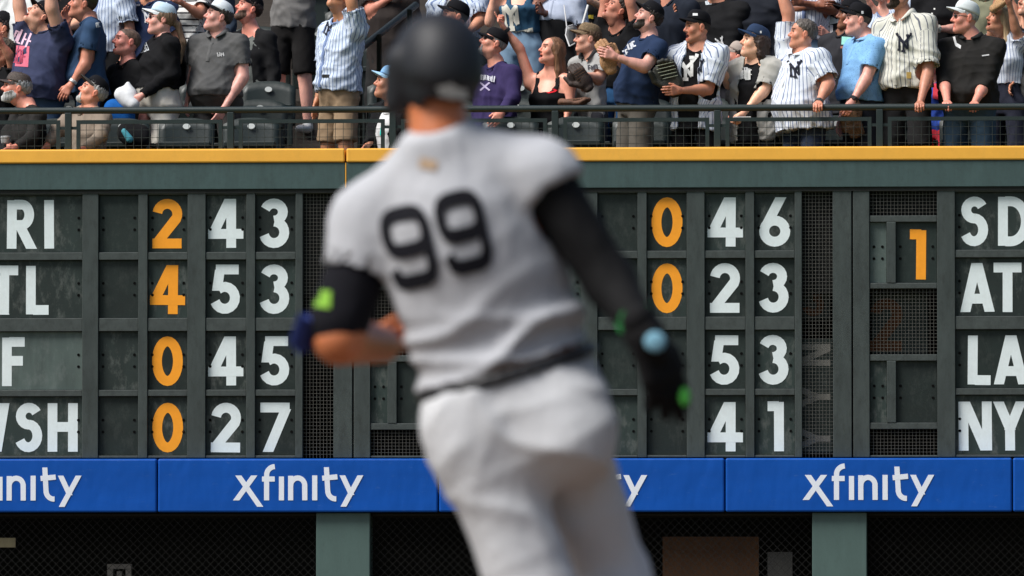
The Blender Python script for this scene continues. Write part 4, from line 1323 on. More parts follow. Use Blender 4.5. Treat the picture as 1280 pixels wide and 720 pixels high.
    if watch is not None:
        sh, el, wr = arms[watch[0]]
        ax = unit(wr - el); m = Mb(); m.bar(wr - ax * 0.03, wr - ax * 0.006, 0.036 * s, 8); m.bar(wr - ax * 0.026 + vec(0, -0.03, 0), wr - ax * 0.010 + vec(0, -0.03, 0), 0.016, 8)
        m.build('watch', paint('watch_%.2f' % watch[1][0], watch[1], 0.35), root, smooth=False)
    for pr in prints:
        nm2, strokes, cx, cy, w, hgt, ang, stw, c = pr[:9]
        decal(nm2, strokes, cx, cy, w, hgt, ang, stw, ibvh if (len(pr) > 9 and ibvh is not None) else bvh, c if not isinstance(c, tuple) else fabric(c), shirt, Y0 + 60, lift=0.005)
    return dict(root=root, arms=arms, head=toH, bvh=bvh, shirt=shirt, Y0=Y0)
def worn_glove(px, py, Y, d, palm, label, c, left=True, s=1.0, lace=None):
    V, Q = GLOVE
    V = V.copy()
    if not left: V[:, 0] *= -1; Q = Q[:, ::-1]
    w = P(px, py, Y); Vw = (V * s) @ basis(d, palm, left).T
    me = qmesh('baseball_glove', Vw, Q, True)
    g = link('baseball_glove', me, leather(c), None, label=label, cat='glove')
    g.location = [float(x) for x in w]
    # laces along the finger gaps
    mb = Mb(); B = basis(d, palm, left); sg = 1 if left else -1
    for t in range(5):
        z = -0.10 - 0.025 * t
        a, b = vec(sg * -0.055, -0.028 - 0.006 * t, z), vec(sg * 0.075, -0.03 - 0.006 * t, z - 0.004)
        mb.bar((a * s) @ B.T + w, (b * s) @ B.T + w, 0.0035)
        a, b = vec(sg * -0.055, 0.02, z + 0.02), vec(sg * 0.06, 0.022, z + 0.016)
        mb.bar((a * s) @ B.T + w, (b * s) @ B.T + w, 0.0035)
    mb.build('lacing', leather(lace or sc(c, 0.5)), g)
    return g
# ================================================================== the fans
BLK, NAVY, WHT = (0.007, 0.007, 0.008), (0.018, 0.030, 0.070), (0.62, 0.63, 0.63)
PINW = fabric((0.62, 0.66, 0.72), 'pin', (0.13, 0.17, 0.30), 0.030, 0.20)
PINB = fabric((0.55, 0.62, 0.72), 'pin', (0.16, 0.22, 0.38), 0.028, 0.24)
PINC = fabric((0.60, 0.59, 0.52), 'pin', (0.13, 0.14, 0.17), 0.032, 0.18)
DEN, DENL, KHAKI = (0.03, 0.06, 0.13), (0.19, 0.29, 0.40), (0.30, 0.21, 0.13)
CWHT, CBLK, INK = (0.66, 0.70, 0.74), (0.007, 0.007, 0.009), (0.016, 0.018, 0.028)
PR = dict
def ny(cx, cy, w, h, ang=0, c=INK, st=0.13): return ('emblem', MONO, cx, cy, w, h, ang, st, c)
def scrawl(seed, n=5):
    """worn print too small to read: short upright and level strokes"""
    r = random.Random(seed); out = []
    for i in range(n):
        x, w = (i + 0.12) / n, 0.62 / n
        lo, hi = r.uniform(0, 0.2), r.uniform(0.8, 1.0)
        out.append([(x, lo), (x, hi)])
        if r.random() < 0.7: out.append([(x + w, lo), (x + w, hi)])
        for y in r.sample([lo + 0.05, 0.5, hi - 0.05], 2 if r.random() < 0.6 else 1): out.append([(x, y), (x + w, y)])
    return out
def bars(n): return [[(0.0, (i + 0.5) / n), (1.0, (i + 0.5) / n)] for i in range(n)]
GR, DN = (0, -1, -0.15), (0, 0, -1)
# ---------------- front rows, from the left
person('old man in leather flat cap with a long white beard, seated holding a cup', 0, (21, 111, 78, 12), (36, 143), 60, hc=(40, 214, 0.08), sit=True, top=('long', (0.022, 0.021, 0.020)),
       R=((10, 168, -0.15), (12, 181, -0.22)), Lf=((40, 172, -0.1), (20, 184, -0.2)), hat=(leather((0.07, 0.05, 0.04)), leather((0.05, 0.035, 0.03)), -6), hair=('short', (0.30, 0.30, 0.30)), beard=('full', (0.40, 0.40, 0.39)), skin_='pink', hands=('grip', 'fist'), bot=('long', DEN))
person('grey-goateed man in a beige sweater and black cap, seated with elbows out', 0, (116, 116, 74, 30), (110, 146), 45, hc=(108, 218, 0.05), sit=True, g=1.08, belly=0.03, top=('long', (0.23, 0.185, 0.145)), dy=-0.08,
       R=((70, 165, -0.12), (60, 181, -0.2)), Lf=((126, 170, -0.12), (106, 186, -0.24)), hat=(CBLK, (0.05, 0.045, 0.04), 6), hair=('short', (0.35, 0.34, 0.33)), beard=('goatee', (0.48, 0.48, 0.46)), skin_='pink', hands=('relax', 'fist'), bot=('long', (0.05, 0.05, 0.06)))
person('big man in a navy tee with a pink print, both arms thrown up', 1, (50, 21, 62, 44, 0), (56, 50), 38, hc=(50, 122), g=1.38, belly=0.075, top=('tee', (0.035, 0.042, 0.085)),
       R=((25, 12, 0.02), (20, -28, 0.02)), Lf=((65, 12, -0.10), (62, -24, -0.12)), hat=(CBLK, CBLK, 0), skin_='fair', hair=('short', (0.03, 0.02, 0.02)), mouth=True, bot=('long', (0.045, 0.08, 0.14)), hands=('open', 'open'), beard=None, hemy=126,
       prints=[('print', bars(1), 25, 70, 22, 26, 4, 1.0, (0.55, 0.13, 0.19)), ('print', scrawl(4, 4), 29, 48, 24, 20, 22, 0.10, (0.62, 0.42, 0.52)), ('print', scrawl(9, 3), 24, 70, 18, 22, 4, 0.09, (0.34, 0.05, 0.09))])
person('man in a navy tee and olive cap seen from the side', 1, (104, 6, 84, 16), (112, 36), 78, hc=(110, 112), g=1.12, belly=0.04, top=('tee', (0.030, 0.062, 0.125)),
       Lf=((107, 80, -0.02), (90, 104, -0.04)), R=((90, 66, 0.0), (84, 34, 0.0)), hat=((0.065, 0.062, 0.035), (0.065, 0.062, 0.035), 4), skin_='tan', hair=('buzz', (0.04, 0.03, 0.02)), bot=('long', (0.05, 0.09, 0.15)), watch=(1, (0.6, 0.6, 0.58)), hands=('relax', 'relax'),
       prints=[('print', scrawl(3, 2), 123, 31, 6, 7, -10, 0.2, WHT)], hemy=118)
person('bald man shouting, in a black tee, between the olive cap and the ponytail', 1, (159, 53, 66, 14), (160, 88), 50, top=('tee', BLK), skin_='pink', hair=('buzz', (0.12, 0.08, 0.06)), mouth=True, g=1.05, dy=0.12, sit=False)
person('woman in a black hoodie and pale blue cap with a long ponytail', 1, (202, 25, 80, 8), (203, 56), 62, hc=(200, 132), sex='f', g=1.32, belly=0.05, top=('long', BLK), loose=0.016,
       Lf=((217, 92, -0.02), (178, 119, -0.10)), R=((170, 90, 0.0), (160, 110, -0.05)), hat=((0.52, 0.66, 0.76), (0.72, 0.76, 0.78), 2), hair=('tail', (0.22, 0.14, 0.09)), skin_='fair', glasses=(0.02, 0.02, 0.02), bot=('shorts', (0.62, 0.58, 0.51)), hemy=112,
       prints=[('print', scrawl(12, 3), 179, 58, 12, 18, -20, 0.07, (0.42, 0.44, 0.46))], hands=('relax', 'grip'))
person('man in a grey polo shirt and white cap with black brim', 1, (273, 22, 70, 18), (273, 53), 24, hc=(272, 128), g=1.2, belly=0.065, top=('polo', (0.085, 0.085, 0.085)),
       Lf=((304, 96, -0.05), (281, 134, -0.14)), R=((243, 94, 0.0), (236, 120, -0.03)), hat=(CWHT, CBLK, 4, [(287, 16, 2, 3)]), hair=('short', (0.04, 0.03, 0.025)), skin_='fair', bot=('long', (0.055, 0.052, 0.050)), collar=(0.10, 0.10, 0.10), hemy=122,
       prints=[('emblem', scrawl(2, 2), 276, 68, 9, 6, -10, 0.14, (0.5, 0.5, 0.5))], hands=('relax', 'relax'))
person('man in a white pinstriped jersey and khaki cargo shorts with one arm raised', 1, (424, -2, 40, 30), (428, 36), 50, hc=(424, 122), g=1.12, belly=0.03, top=('jersey', PINB), loose=0.018, dy=-0.1,
       Lf=((440, 6, -0.05), (433, -38, -0.05)), hat=(CBLK, CBLK), skin_='tan', bot=('shorts', KHAKI), hemy=116, shoes=(0.05, 0.05, 0.05),
       prints=[ny(411, 34, 12, 20, 18), ('patch', bars(1), 407, 95, 9, 4, 0, 1.0, (0.02, 0.02, 0.02))], hands=('open', 'open'), inner=None)
person('young man in a pale blue cap and open black jacket, seated low by the aisle', 0, (486, 105, 78, 14), (492, 140), 50, hc=(492, 214, 0.1), sit=True, top=('long', BLK, 1), inner=('tee', (0.6, 0.6, 0.6)),
       R=((466, 172, -0.05), (458, 184, -0.2)), hat=((0.24, 0.45, 0.72), (0.36, 0.58, 0.80), 2), skin_='tan', hair=('short', (0.04, 0.025, 0.02)), bot=('shorts', (0.03, 0.03, 0.03)))
person('grey-bearded man with glasses in a purple hoodie', 1, (617, 55, 76, 26), (621, 92), 48, hc=(622, 168), g=1.1, belly=0.03, top=('long', (0.036, 0.026, 0.085)), loose=0.016,
       Lf=((642, 122, -0.1), (628, 140, -0.2)), hat=(CBLK, CBLK, -10), hair=('buzz', (0.2, 0.2, 0.2)), beard=('goatee', (0.42, 0.40, 0.38)), skin_='pink', glasses=(0.03, 0.03, 0.03),
       prints=[('print', scrawl(21, 6), 606, 97, 26, 8, 8, 0.06, (0.5, 0.5, 0.55)), ('print', [[(0, 0), (1, 1)], [(0, 1), (1, 0)]], 606, 108, 12, 10, 0, 0.2, (0.4, 0.35, 0.5))], dy=-0.05)
person('woman with long brown hair in a black tank top, pointing up with one arm', 1, (690, 64, 62, 16), (688, 101), 22, sex='f', g=1.12, top=('tank', BLK), bot=('long', BLK), dy=-0.02,
       R=((650, 62, -0.02), (631, 36, -0.08)), Lf=((712, 128, -0.02), (708, 150, -0.1)), hair=('long', (0.17, 0.085, 0.045)), skin_='pink', mouth=True, hands=('point', 'relax'), watch=(0, (0.02, 0.02, 0.02)), loose=0.010, vneck=0.30,
       prints=[('trim', [[(0.0, 0.6), (0.25, 0.15), (0.5, 0.0), (0.75, 0.15), (1.0, 0.6)]], 686, 112, 18, 6, 0, 0.45, (0.62, 0.02, 0.03))])
person('boy in a camouflage cap and grey tee with a dark glove', 1, (735, 49, 76, 6), (738, 78), 40, s=0.84, top=('tee', (0.34, 0.34, 0.33)), bot=('long', (0.05, 0.05, 0.06)), dy=0.1,
       Lf=((750, 98, -0.02), (731, 93, -0.14)), R=((722, 96, 0), (724, 104, -0.1)), hat=(fabric((0.26, 0.18, 0.11), 'camo', (0.13, 0.095, 0.055)), fabric((0.30, 0.21, 0.13), 'camo', (0.14, 0.10, 0.06)), 0), hair=('short', (0.12, 0.07, 0.04)), skin_='fair', collar=(0.03, 0.03, 0.03),
       prints=[('print', scrawl(17, 3), 741, 84, 12, 7, -5, 0.14, (0.05, 0.05, 0.06))])
person('man in a black tee and blue jeans with both arms raised over his head', 2, (772, 14, 66, 38), (774, 46), 30, hc=(770, 116), top=('tee', BLK),
       R=((757, 4, 0.0), (752, -34, 0.0)), Lf=((789, 6, -0.05), (780, -34, -0.05)), skin_='tan', bot=('long', (0.035, 0.11, 0.25)), mouth=True, hands=('open', 'open'), hemy=112, dy=-0.35)
person('dark-bearded man in a navy tee reaching out a tan glove', 0, (811, 23, 76, 24), (810, 57), 62, hc=(796, 132), g=1.16, belly=0.04, top=('tee', (0.016, 0.030, 0.070)),
       Lf=((806, 84, -0.1), (772, 72, -0.16)), R=((782, 80, 0.05), (768, 70, -0.05)), hat=(CBLK, CBLK, 6), hair=('short', (0.02, 0.015, 0.012)), beard=('trim', (0.025, 0.018, 0.014)), skin_='fair', bot=('shorts', (0.105, 0.095, 0.080)), hemy=134,
       prints=[('emblem', scrawl(31, 2), 790, 56, 12, 9, -18, 0.2, (0.5, 0.52, 0.55)), ('emblem', scrawl(33, 2), 782, 66, 9, 8, -18, 0.2, (0.5, 0.52, 0.55))])
person('young man shouting in an open pinstriped jersey over a black tee', 0, (872, 35, 68, 2), (872, 66), 26, hc=(870, 142), g=1.08, belly=0.02, top=('jersey', PINW, 1), inner=('tee', BLK), loose=0.018,
       Lf=((884, 112, -0.04), (852, 113, -0.2)), R=((846, 108, -0.02), (838, 110, -0.16)), hat=(CBLK, CBLK, 2, [(876, 28.5, 4, 4.5), (869, 18, 7, 3)]), hair=('buzz', (0.02, 0.015, 0.01)), skin_='tan', mouth=True, hemy=164, bot=('long', BLK),
       prints=[('emblem', MONO, 858, 84, 30, 32, 0, 0.13, (0.6, 0.6, 0.58), 1), ny(873, 83, 15, 18, 0)])
person('curly-haired woman in a navy cap and open grey shirt', 0, (944, 54, 66, 14), (944, 84), 26, sex='f', g=1.22, belly=0.03, top=('jersey', (0.36, 0.35, 0.32), 1), inner=('tee', BLK), dy=0.08,
       Lf=((955, 112, -0.06), (930, 141, -0.16)), R=((912, 106, 0.0), (903, 86, -0.12)), hat=((0.022, 0.040, 0.085), (0.022, 0.045, 0.10), 2, [(951, 40, 2.5, 3)]), hair=('curly', (0.035, 0.020, 0.015)), skin_='fair', bot=('long', BLK),
       prints=[('print', scrawl(44, 7), 925, 93, 32, 14, 0, 0.07, (0.5, 0.5, 0.48), 1), ('print', scrawl(45, 6), 926, 88, 26, 8, 0, 0.07, (0.45, 0.45, 0.45), 1)], hands=('relax', 'grip'))
person('bareheaded grey-haired man in a pinstriped jersey, one hand on the rail', 0, (1004, 43, 84, 10), (1003, 76), 52, hc=(1006, 150), g=1.28, belly=0.06, top=('jersey', PINW), loose=0.02,
       dy=-0.10, R=((986, 18, 0.0), (972, -22, 0.0)), Lf=((1036, 104, -0.08), (1023, 129, -0.26)), hair=('short', (0.10, 0.085, 0.075)), skin_='pink', hemy=164, bot=('long', (0.025, 0.035, 0.06)), watch=(1, (0.05, 0.05, 0.05)), hands=('open', 'grip'), hdir=(None, GR), palm=(None, DN),
       prints=[ny(994, 86, 19, 21, -4)], collar=(0.62, 0.66, 0.70))
person('man in a light blue patterned shirt and black cap holding a brown glove', 0, (1073, 26, 82, 6), (1082, 57), 58, hc=(1078, 132), g=1.1, belly=0.045, top=('polo', fabric((0.20, 0.40, 0.66), 'specks', (0.08, 0.18, 0.36))), loose=0.016,
       Lf=((1083, 98, -0.06), (1066, 126, -0.16)), hat=(CBLK, CBLK, 3, [(1078, 15.5, 3, 3.5)]), hair=('buzz', (0.06, 0.045, 0.035)), skin_='fair', hemy=128, bot=('long', (0.02, 0.022, 0.03)), collar=(0.22, 0.42, 0.66), hands=('relax', 'grip'), watch=(1, (0.02, 0.02, 0.02)))
person('tall bearded man in a cream pinstriped jersey gripping the rail', 0, (1124, -6, 60, 6), (1130, 31), 26, hc=(1134, 114), g=1.12, belly=0.03, top=('jersey', PINC), loose=0.02, inner=None,
       dy=-0.12, Lf=((1160, 92, -0.10), (1150, 129, -0.29)), R=((1100, 80, 0.0), (1096, 112, 0.05)), hat=(CBLK, CBLK), hair=('buzz', (0.03, 0.02, 0.015)), beard=('trim', (0.035, 0.022, 0.016)), skin_='tan', hemy=112, bot=('shorts', (0.016, 0.016, 0.017)), hands=('relax', 'grip'), hdir=(None, GR), palm=(None, DN),
       prints=[ny(1130, 53, 20, 23, 0), ('patch', bars(1), 1136, 94, 6, 8, 0, 1.0, (0.42, 0.28, 0.08))], collar=(0.60, 0.59, 0.52), vneck=0.5)
person('older man in a black windbreaker and white cap, both hands on the rail', 0, (1207, 23, 72, 4), (1214, 58), 18, hc=(1212, 134), g=1.26, belly=0.055, top=('three', (0.017, 0.016, 0.015)), loose=0.018,
       dy=-0.10, R=((1180, 98, -0.16), (1184, 128, -0.43)), Lf=((1232, 104, -0.10), (1218, 129, -0.28)), hat=((0.62, 0.66, 0.66), (0.62, 0.66, 0.66), 4), hair=('buzz', (0.35, 0.34, 0.33)), skin_='pink', glasses=(0.03, 0.02, 0.02), bot=('long', (0.035, 0.065, 0.10)), hands=('grip', 'grip'), hdir=(GR, GR), palm=(DN, DN), hemy=132,
       collar=(0.02, 0.02, 0.02), prints=[('trim', [[(0, 1), (0.4, 0.2), (1, 0.0)]], 1196, 50, 10, 18, 0, 0.25, (0.6, 0.6, 0.6)), ('emblem', bars(1), 1232, 69, 9, 1.6, -8, 1.0, (0.4, 0.4, 0.4))])
person('blonde woman in a pinstriped vest with dark sleeves holding up a tan glove', 1, (1250, 26, 60, 20), (1258, 52), 34, sex='f', top=('tee', PINW), hc=(1258, 128), inner=None,
       R=((1240, 42, -0.08), (1244, 8, -0.14)), Lf=((1270, 38, -0.05), (1262, 6, -0.12)), hair=('long', (0.48, 0.34, 0.19)), skin_='tan', bot=('long', (0.02, 0.022, 0.035)), hemy=106, hands=('open', 'open'), mouth=True)
person('child in a red and blue top between two men at the rail', 1, (1168, 76, 40, 4), (1168, 104), 12, s=0.74, top=('tee', (0.03, 0.07, 0.34)), hat=((0.6, 0.66, 0.7), (0.6, 0.66, 0.7)), hair=('long', (0.16, 0.06, 0.03)), skin_='pink', bot=('shorts', (0.5, 0.03, 0.05)), sex='f',
       prints=[('trim', [[(0, 0), (0.1, 1)]], 1176, 108, 12, 32, 0, 0.7, (0.62, 0.05, 0.07))])
# ---------------- rows behind
person('man in a grey tee and black shorts standing high in the aisle', 5, (372, -80, 30, 20), (370, -42), 20, hc=(366, 34), g=1.1, top=('tee', (0.165, 0.160, 0.155)), bot=('shorts', (0.014, 0.013, 0.013)), hemy=36, skin_='fair', shoes=(0.62, 0.62, 0.60), floor=P(366, 168, 4.97)[2], seed=77,
       Lf=((404, -8, -0.05), (396, -50, -0.1)), R=((340, -8, -0.05), (345, -50, -0.1)), loose=0.02)
person('man in a black suit jacket and dark cap looking up behind the grey polo', 3, (311, 12, 64, 24), (314, 48), 34, top=('long', (0.012, 0.012, 0.013), 1), inner=('tee', (0.13, 0.14, 0.13)), hat=(CBLK, CBLK, 4), skin_='pink', hair=('short', (0.04, 0.025, 0.02)), beard=('trim', (0.12, 0.07, 0.05)), collar=(0.35, 0.35, 0.32))
person('man in a dark navy tee with white lettering above the bald man', 3, (190, -20, 50, 10), (188, 12), 24, g=1.2, belly=0.03, top=('tee', (0.016, 0.026, 0.065)), skin_='tan', hat=(CBLK, CBLK),
       prints=[ny(185, 20, 13, 17, -8, (0.55, 0.56, 0.58)), ('emblem', bars(1), 172, 6.5, 6, 2, -5, 1.0, (0.5, 0.5, 0.5))])
person('person in a blue pinstriped jersey standing between the olive cap and navy tee', 3, (138, -44, 60, 20), (137, -8), 44, hc=(138, 70), top=('jersey', PINB), skin_='tan', hemy=68, hat=(CBLK, CBLK), g=0.95, loose=0.016, bot=('long', BLK))
person('woman in a black and white striped top behind the ponytail', 3, (238, -34, 30, 12), (234, -2), 26, sex='f', g=1.12, top=('tee', fabric((0.62, 0.62, 0.60), 'bars', (0.03, 0.03, 0.035), 0.052, 0.26)), hc=(233, 66), hemy=57, bot=('long', BLK), skin_='tan', hair=('long', (0.05, 0.03, 0.02)),
       Lf=((250, 18, -0.1), (228, 4, -0.2)))
person('man in faded dark denim behind the striped top', 4, (264, -46, 40, 10), (258, -12), 30, top=('long', (0.035, 0.05, 0.075)), skin_='tan', hat=((0.2, 0.3, 0.4), (0.2, 0.3, 0.4)))
person('man in a dark brown tee resting his forearm above the sloping handrail', 4, (486, -36, 30, 0), (486, 2), 20, top=('tee', (0.028, 0.022, 0.020)), R=((464, 14, -0.1), (484, 0, -0.2)), skin_='tan', bot=('long', (0.02, 0.02, 0.02)), g=1.1)
person('man in a white tee arms up behind the navy tee with pink print', 2, (30, -30, 50, 20), (30, 10), 36, top=('tee', (0.60, 0.62, 0.62)), skin_='fair', hc=(32, 84), R=((12, -24), (10, -60)), Lf=((46, -24), (44, -60)), hemy=56, hat=(CBLK, CBLK), bot=('long', BLK))
person('man in a black cap and black jacket at the left edge, chin lifted', 2, (2, 36, 74, 22), (8, 66), 50, top=('long', BLK), hat=(CBLK, CBLK, 4), skin_='pink', hair=('short', (0.03, 0.02, 0.02)))
person('woman with folded arms raised at the far left edge below the black cap', 1, (3, 66, 60, 12), (2, 96), 40, sex='f', top=('tee', BLK), R=((-12, 84, -0.05), (-6, 60, -0.1)), Lf=((12, 70, -0.1), (2, 54, -0.15)), hair=('bob', (0.03, 0.02, 0.02)) if False else ('short', (0.10, 0.08, 0.06)), skin_='tan', glasses=(0.02, 0.02, 0.02), dy=0.3)
person('person with a hand to the face in the top left corner', 4, (2, -4, 70, 10), (8, 26), 40, top=('long', BLK), skin_='pink', Lf=((14, 22, -0.1), (6, 6, -0.2)), hat=(CBLK, CBLK))
person('man in a black tee with bent arm between the navy tees', 2, (80, -36, 50, 20), (82, 2), 30, top=('tee', BLK), Lf=((98, 30, -0.06), (86, 34, -0.16)), R=((76, 40, 0), (84, 36, -0.1)), skin_='fair', hc=(82, 76))
person('man in a black cap and dark tee just above the batting helmet', 2, (569, 22, 74, 12), (574, 56), 40, top=('tee', BLK), hat=(CBLK, CBLK, 2, [(570, 17, 3, 5)]), skin_='pink', hair=('buzz', (0.04, 0.03, 0.02)))
person('man in an open pale pinstriped shirt behind the black cap and helmet', 4, (572, -34, 40, 16), (572, 2), 26, hc=(574, 76), top=('jersey', PINB, 1), inner=('tee', (0.22, 0.24, 0.25)), Lf=((602, 24, -0.04), (584, 42, -0.2)), skin_='tan', hemy=64, g=1.1, loose=0.02, bot=('long', DENL))
person('woman in a blue denim sleeveless top with large white lettering and jeans', 3, (650, -38, 30, 16), (652, -8), 10, sex='f', g=1.16, top=('tank', fabric((0.030, 0.085, 0.150))), hc=(652, 58), bot=('long', DENL), skin_='fair', hemy=42, vneck=0.04,
       R=((612, 28, -0.02), (618, -10, -0.08)), Lf=((676, -30, 0), (668, -64, 0)), hair=('long', (0.15, 0.09, 0.05)), loose=0.012,
       prints=[('emblem', MONO, 639, 16, 30, 42, -6, 0.15, (0.62, 0.60, 0.52)), ('trim', scrawl(51, 6), 653, 40, 26, 6, -12, 0.12, (0.55, 0.54, 0.46))])
person('man in a pale blue shirt and black trousers behind the brown-haired woman', 3, (700, -36, 30, 14), (697, 0), 24, hc=(694, 74), top=('polo', (0.42, 0.47, 0.58)), skin_='brown', hemy=28, bot=('long', (0.012, 0.012, 0.013)), R=((690, 22, -0.1), (680, 16, -0.2)))
person('man in a black tee with white monogram above the camouflage cap', 4, (738, -42, 30, 14), (736, -8), 14, g=1.1, top=('tee', BLK), skin_='fair', Lf=((764, 14, -0.08), (740, 2, -0.24)), hc=(734, 68),
       prints=[ny(717, 8, 22, 22, -8, (0.58, 0.6, 0.6)), ('print', scrawl(61, 4), 737, 21, 9, 5, 0, 0.16, (0.45, 0.36, 0.04))], bot=('long', BLK))
person('man in a long dark navy coat standing behind the dark-bearded man', 2, (840, -28, 40, 10), (838, 10), 30, top=('long', (0.014, 0.018, 0.028)), hc=(838, 90), hemy=84, skin_='tan', hat=(CBLK, CBLK), g=1.1)
person('person in a black hooded jacket with white emblems', 2, (892, -22, 40, 10), (898, 14), 26, top=('long', (0.010, 0.010, 0.011)), hc=(898, 92), g=1.25, skin_='tan', hat=(CBLK, CBLK), loose=0.025, Lf=((914, 60, -0.05), (900, 76, -0.2)), R=((868, 50, -0.02), (852, 28, -0.12)),
       prints=[('emblem', MONO, 901, 54, 10, 15, -20, 0.16, (0.6, 0.6, 0.6)), ('emblem', scrawl(71, 3), 888, 2, 12, 7, -10, 0.18, (0.5, 0.55, 0.58))])
person('person in a black tracksuit with white piping behind the curly-haired woman', 2, (938, -30, 40, 10), (940, 8), 24, top=('long', (0.012, 0.014, 0.020)), hc=(940, 86), g=1.25, skin_='tan', hat=((0.02, 0.03, 0.06), (0.02, 0.03, 0.06)), loose=0.025,
       prints=[('trim', [[(0.2, 1), (0.0, 0.5), (-0.2, 0.0)]], 922, 36, 8, 20, 0, 0.2, (0.6, 0.6, 0.58))])
person('person with a tan cap bent low beside the curly-haired woman', 1, (921, 72, 88, 18, 0, 0.0), (932, 96), 60, top=('tee', BLK), hat=((0.36, 0.30, 0.26), (0.36, 0.30, 0.26), 0), skin_='pink', dy=0.25, s=0.95)
person('person in a pinstriped jersey with folded arms and light jeans', 3, (1012, -44, 30, 10), (1012, -10), 12, top=('jersey', PINW), hc=(1008, 62), hemy=52, bot=('long', DENL), skin_='brown', Lf=((1040, 12, -0.05), (1004, 4, -0.22)), R=((982, 14, -0.05), (1020, 6, -0.26)), g=1.05)
person('person in a black top holding a white card by the dark grey tee', 3, (1048, -10, 40, 8), (1050, 22), 20, top=('tee', BLK), skin_='fair', Lf=((1058, 54, -0.05), (1036, 44, -0.2)), sex='f', hair=('long', (0.03, 0.02, 0.015)),
       prints=[('print', bars(1), 1046, 24, 20, 9, -14, 1.0, (0.5, 0.56, 0.52)), ('print', scrawl(81, 3), 1036, 36, 10, 14, 0, 0.2, (0.6, 0.6, 0.6))])
person('man in a charcoal tee with a mint green print', 1, (1063, 20, 70, 10), (1056, 50), 40, top=('tee', (0.026, 0.026, 0.030)), skin_='brown', R=((1042, 78, 0.0), (1044, 108, -0.08)), hat=(CBLK, CBLK), g=1.05, dy=0.2,
       prints=[('print', bars(1), 1058, 51, 12, 10, 4, 1.0, (0.25, 0.55, 0.48)), ('print', scrawl(91, 3), 1058, 59, 12, 3, 0, 0.3, (0.5, 0.2, 0.14))])
person('person with a raised forearm between light blue and cream shirts', 2, (1106, -14, 40, 10), (1108, 22), 20, top=('jersey', PINB), skin_='fair', R=((1108, 36, -0.05), (1090, 8, -0.1)), hc=(1108, 98))
person('woman in a black button blouse with her forearm across, behind the white cap', 2, (1176, -34, 30, 10), (1176, 0), 10, sex='f', top=('tee', BLK), hc=(1174, 70), skin_='fair', Lf=((1200, 36, -0.06), (1170, 36, -0.2)), watch=(1, (0.45, 0.42, 0.36)), hair=('long', (0.04, 0.02, 0.015)), g=1.12,
       prints=[('button', [[(0.5, 0), (0.5, 1)]], 1165, 17, 2, 2, 0, 1.0, (0.6, 0.6, 0.56)), ('button', [[(0.5, 0), (0.5, 1)]], 1168, 11, 2, 2, 0, 1.0, (0.6, 0.6, 0.56))])
person('person in an olive shirt above the shoulder of the black windbreaker', 3, (1234, -34, 30, 10), (1232, 2), 10, top=('tee', (0.20, 0.20, 0.13)), hc=(1232, 78), skin_='tan')
person('person with bare raised arms and a black top at the right edge', 2, (1288, 6, 50, 20), (1288, 40), 30, top=('tee', (0.012, 0.012, 0.014)), R=((1274, 26, -0.05), (1258, -10, -0.1)), skin_='fair', hc=(1290, 116))
person('person in a grey top with a hanging hand at the lower right edge', 1, (1296, 40, 40, 10), (1294, 78), 20, top=('tee', (0.06, 0.06, 0.06)), R=((1276, 96, -0.02), (1269, 104, -0.1)), skin_='tan')
person('man in a pinstriped jersey at the top between the cream jersey and black blouse', 4, (1150, -50, 30, 10), (1146, -14), 10, top=('jersey', PINB), hc=(1146, 60), skin_='tan')

# ---------------- things worn on a hand, held or lying about
worn_glove(763, 86, 0.34, (-0.25, -0.1, 0.9), (-0.55, 0.8, 0.0), 'tan leather baseball glove held out before the navy tee', (0.46, 0.24, 0.11), True, 1.0, (0.12, 0.06, 0.03))
worn_glove(844, 113, 0.36, (-0.28, -0.15, 1.0), (-0.2, -1.0, 0.0), 'black baseball glove with pale laces held up by the open jersey', (0.022, 0.022, 0.016), True, 1.12, (0.34, 0.36, 0.26))
worn_glove(1066, 130, 0.40, (0.05, -0.1, -1.0), (0.4, 0.6, 0.0), 'worn brown baseball glove hanging below the light blue shirt', (0.17, 0.095, 0.05), True, 1.1, (0.06, 0.03, 0.015))
worn_glove(735, 108, 1.28, (-0.45, -0.2, 0.75), (-0.5, 0.6, 0.3), 'dark brown glove on the hand of the boy in the camouflage cap', (0.05, 0.032, 0.024), False, 0.9, (0.16, 0.08, 0.04))
worn_glove(704, 128, 1.30, (1.0, -0.2, -0.1), (0, 0, 1), 'brown glove lying beside the woman in the black tank top', (0.15, 0.07, 0.04), True, 0.9, (0.3, 0.2, 0.12))
worn_glove(1244, 10, 1.42, (0.7, -0.2, 0.5), (-0.3, -0.3, 0.8), 'tan glove lifted by the blonde woman at the top edge', (0.40, 0.23, 0.10), True, 1.0)
def small(name, prims, mat, label, cat, h=0.008, post=None):
    V, Q = field(prims, h, post); c = V.mean(axis=0); c[2] = V[:, 2].min()
    o = link(name, qmesh(name, V, Q, True, c), mat, None, label=label, cat=cat); o.location = [float(x) for x in c]; return o
a, b = P(920, 149, 0.36), P(940, 147, 0.34)
m = Mb(); m.box(P(917, 150, 0.40)[0], P(939, 150, 0.40)[0], 0.36, 0.372, P(925, 151, 0.4)[2], P(925, 146, 0.4)[2])
m.build('phone', paint('phone_silver', (0.5, 0.5, 0.5), 0.3), None, bevel=0.003, label='silver phone in the hand of the curly-haired woman', cat='phone')
small('plastic_cup', [Cap(P(7, 170, 0.32), P(7, 180, 0.32), 0.042, 0.034, 0.004, cut=True, cut0=True)], paint('cup_clear', (0.30, 0.31, 0.32), 0.25), 'clear plastic cup held by the long-bearded old man', 'cup', 0.008)
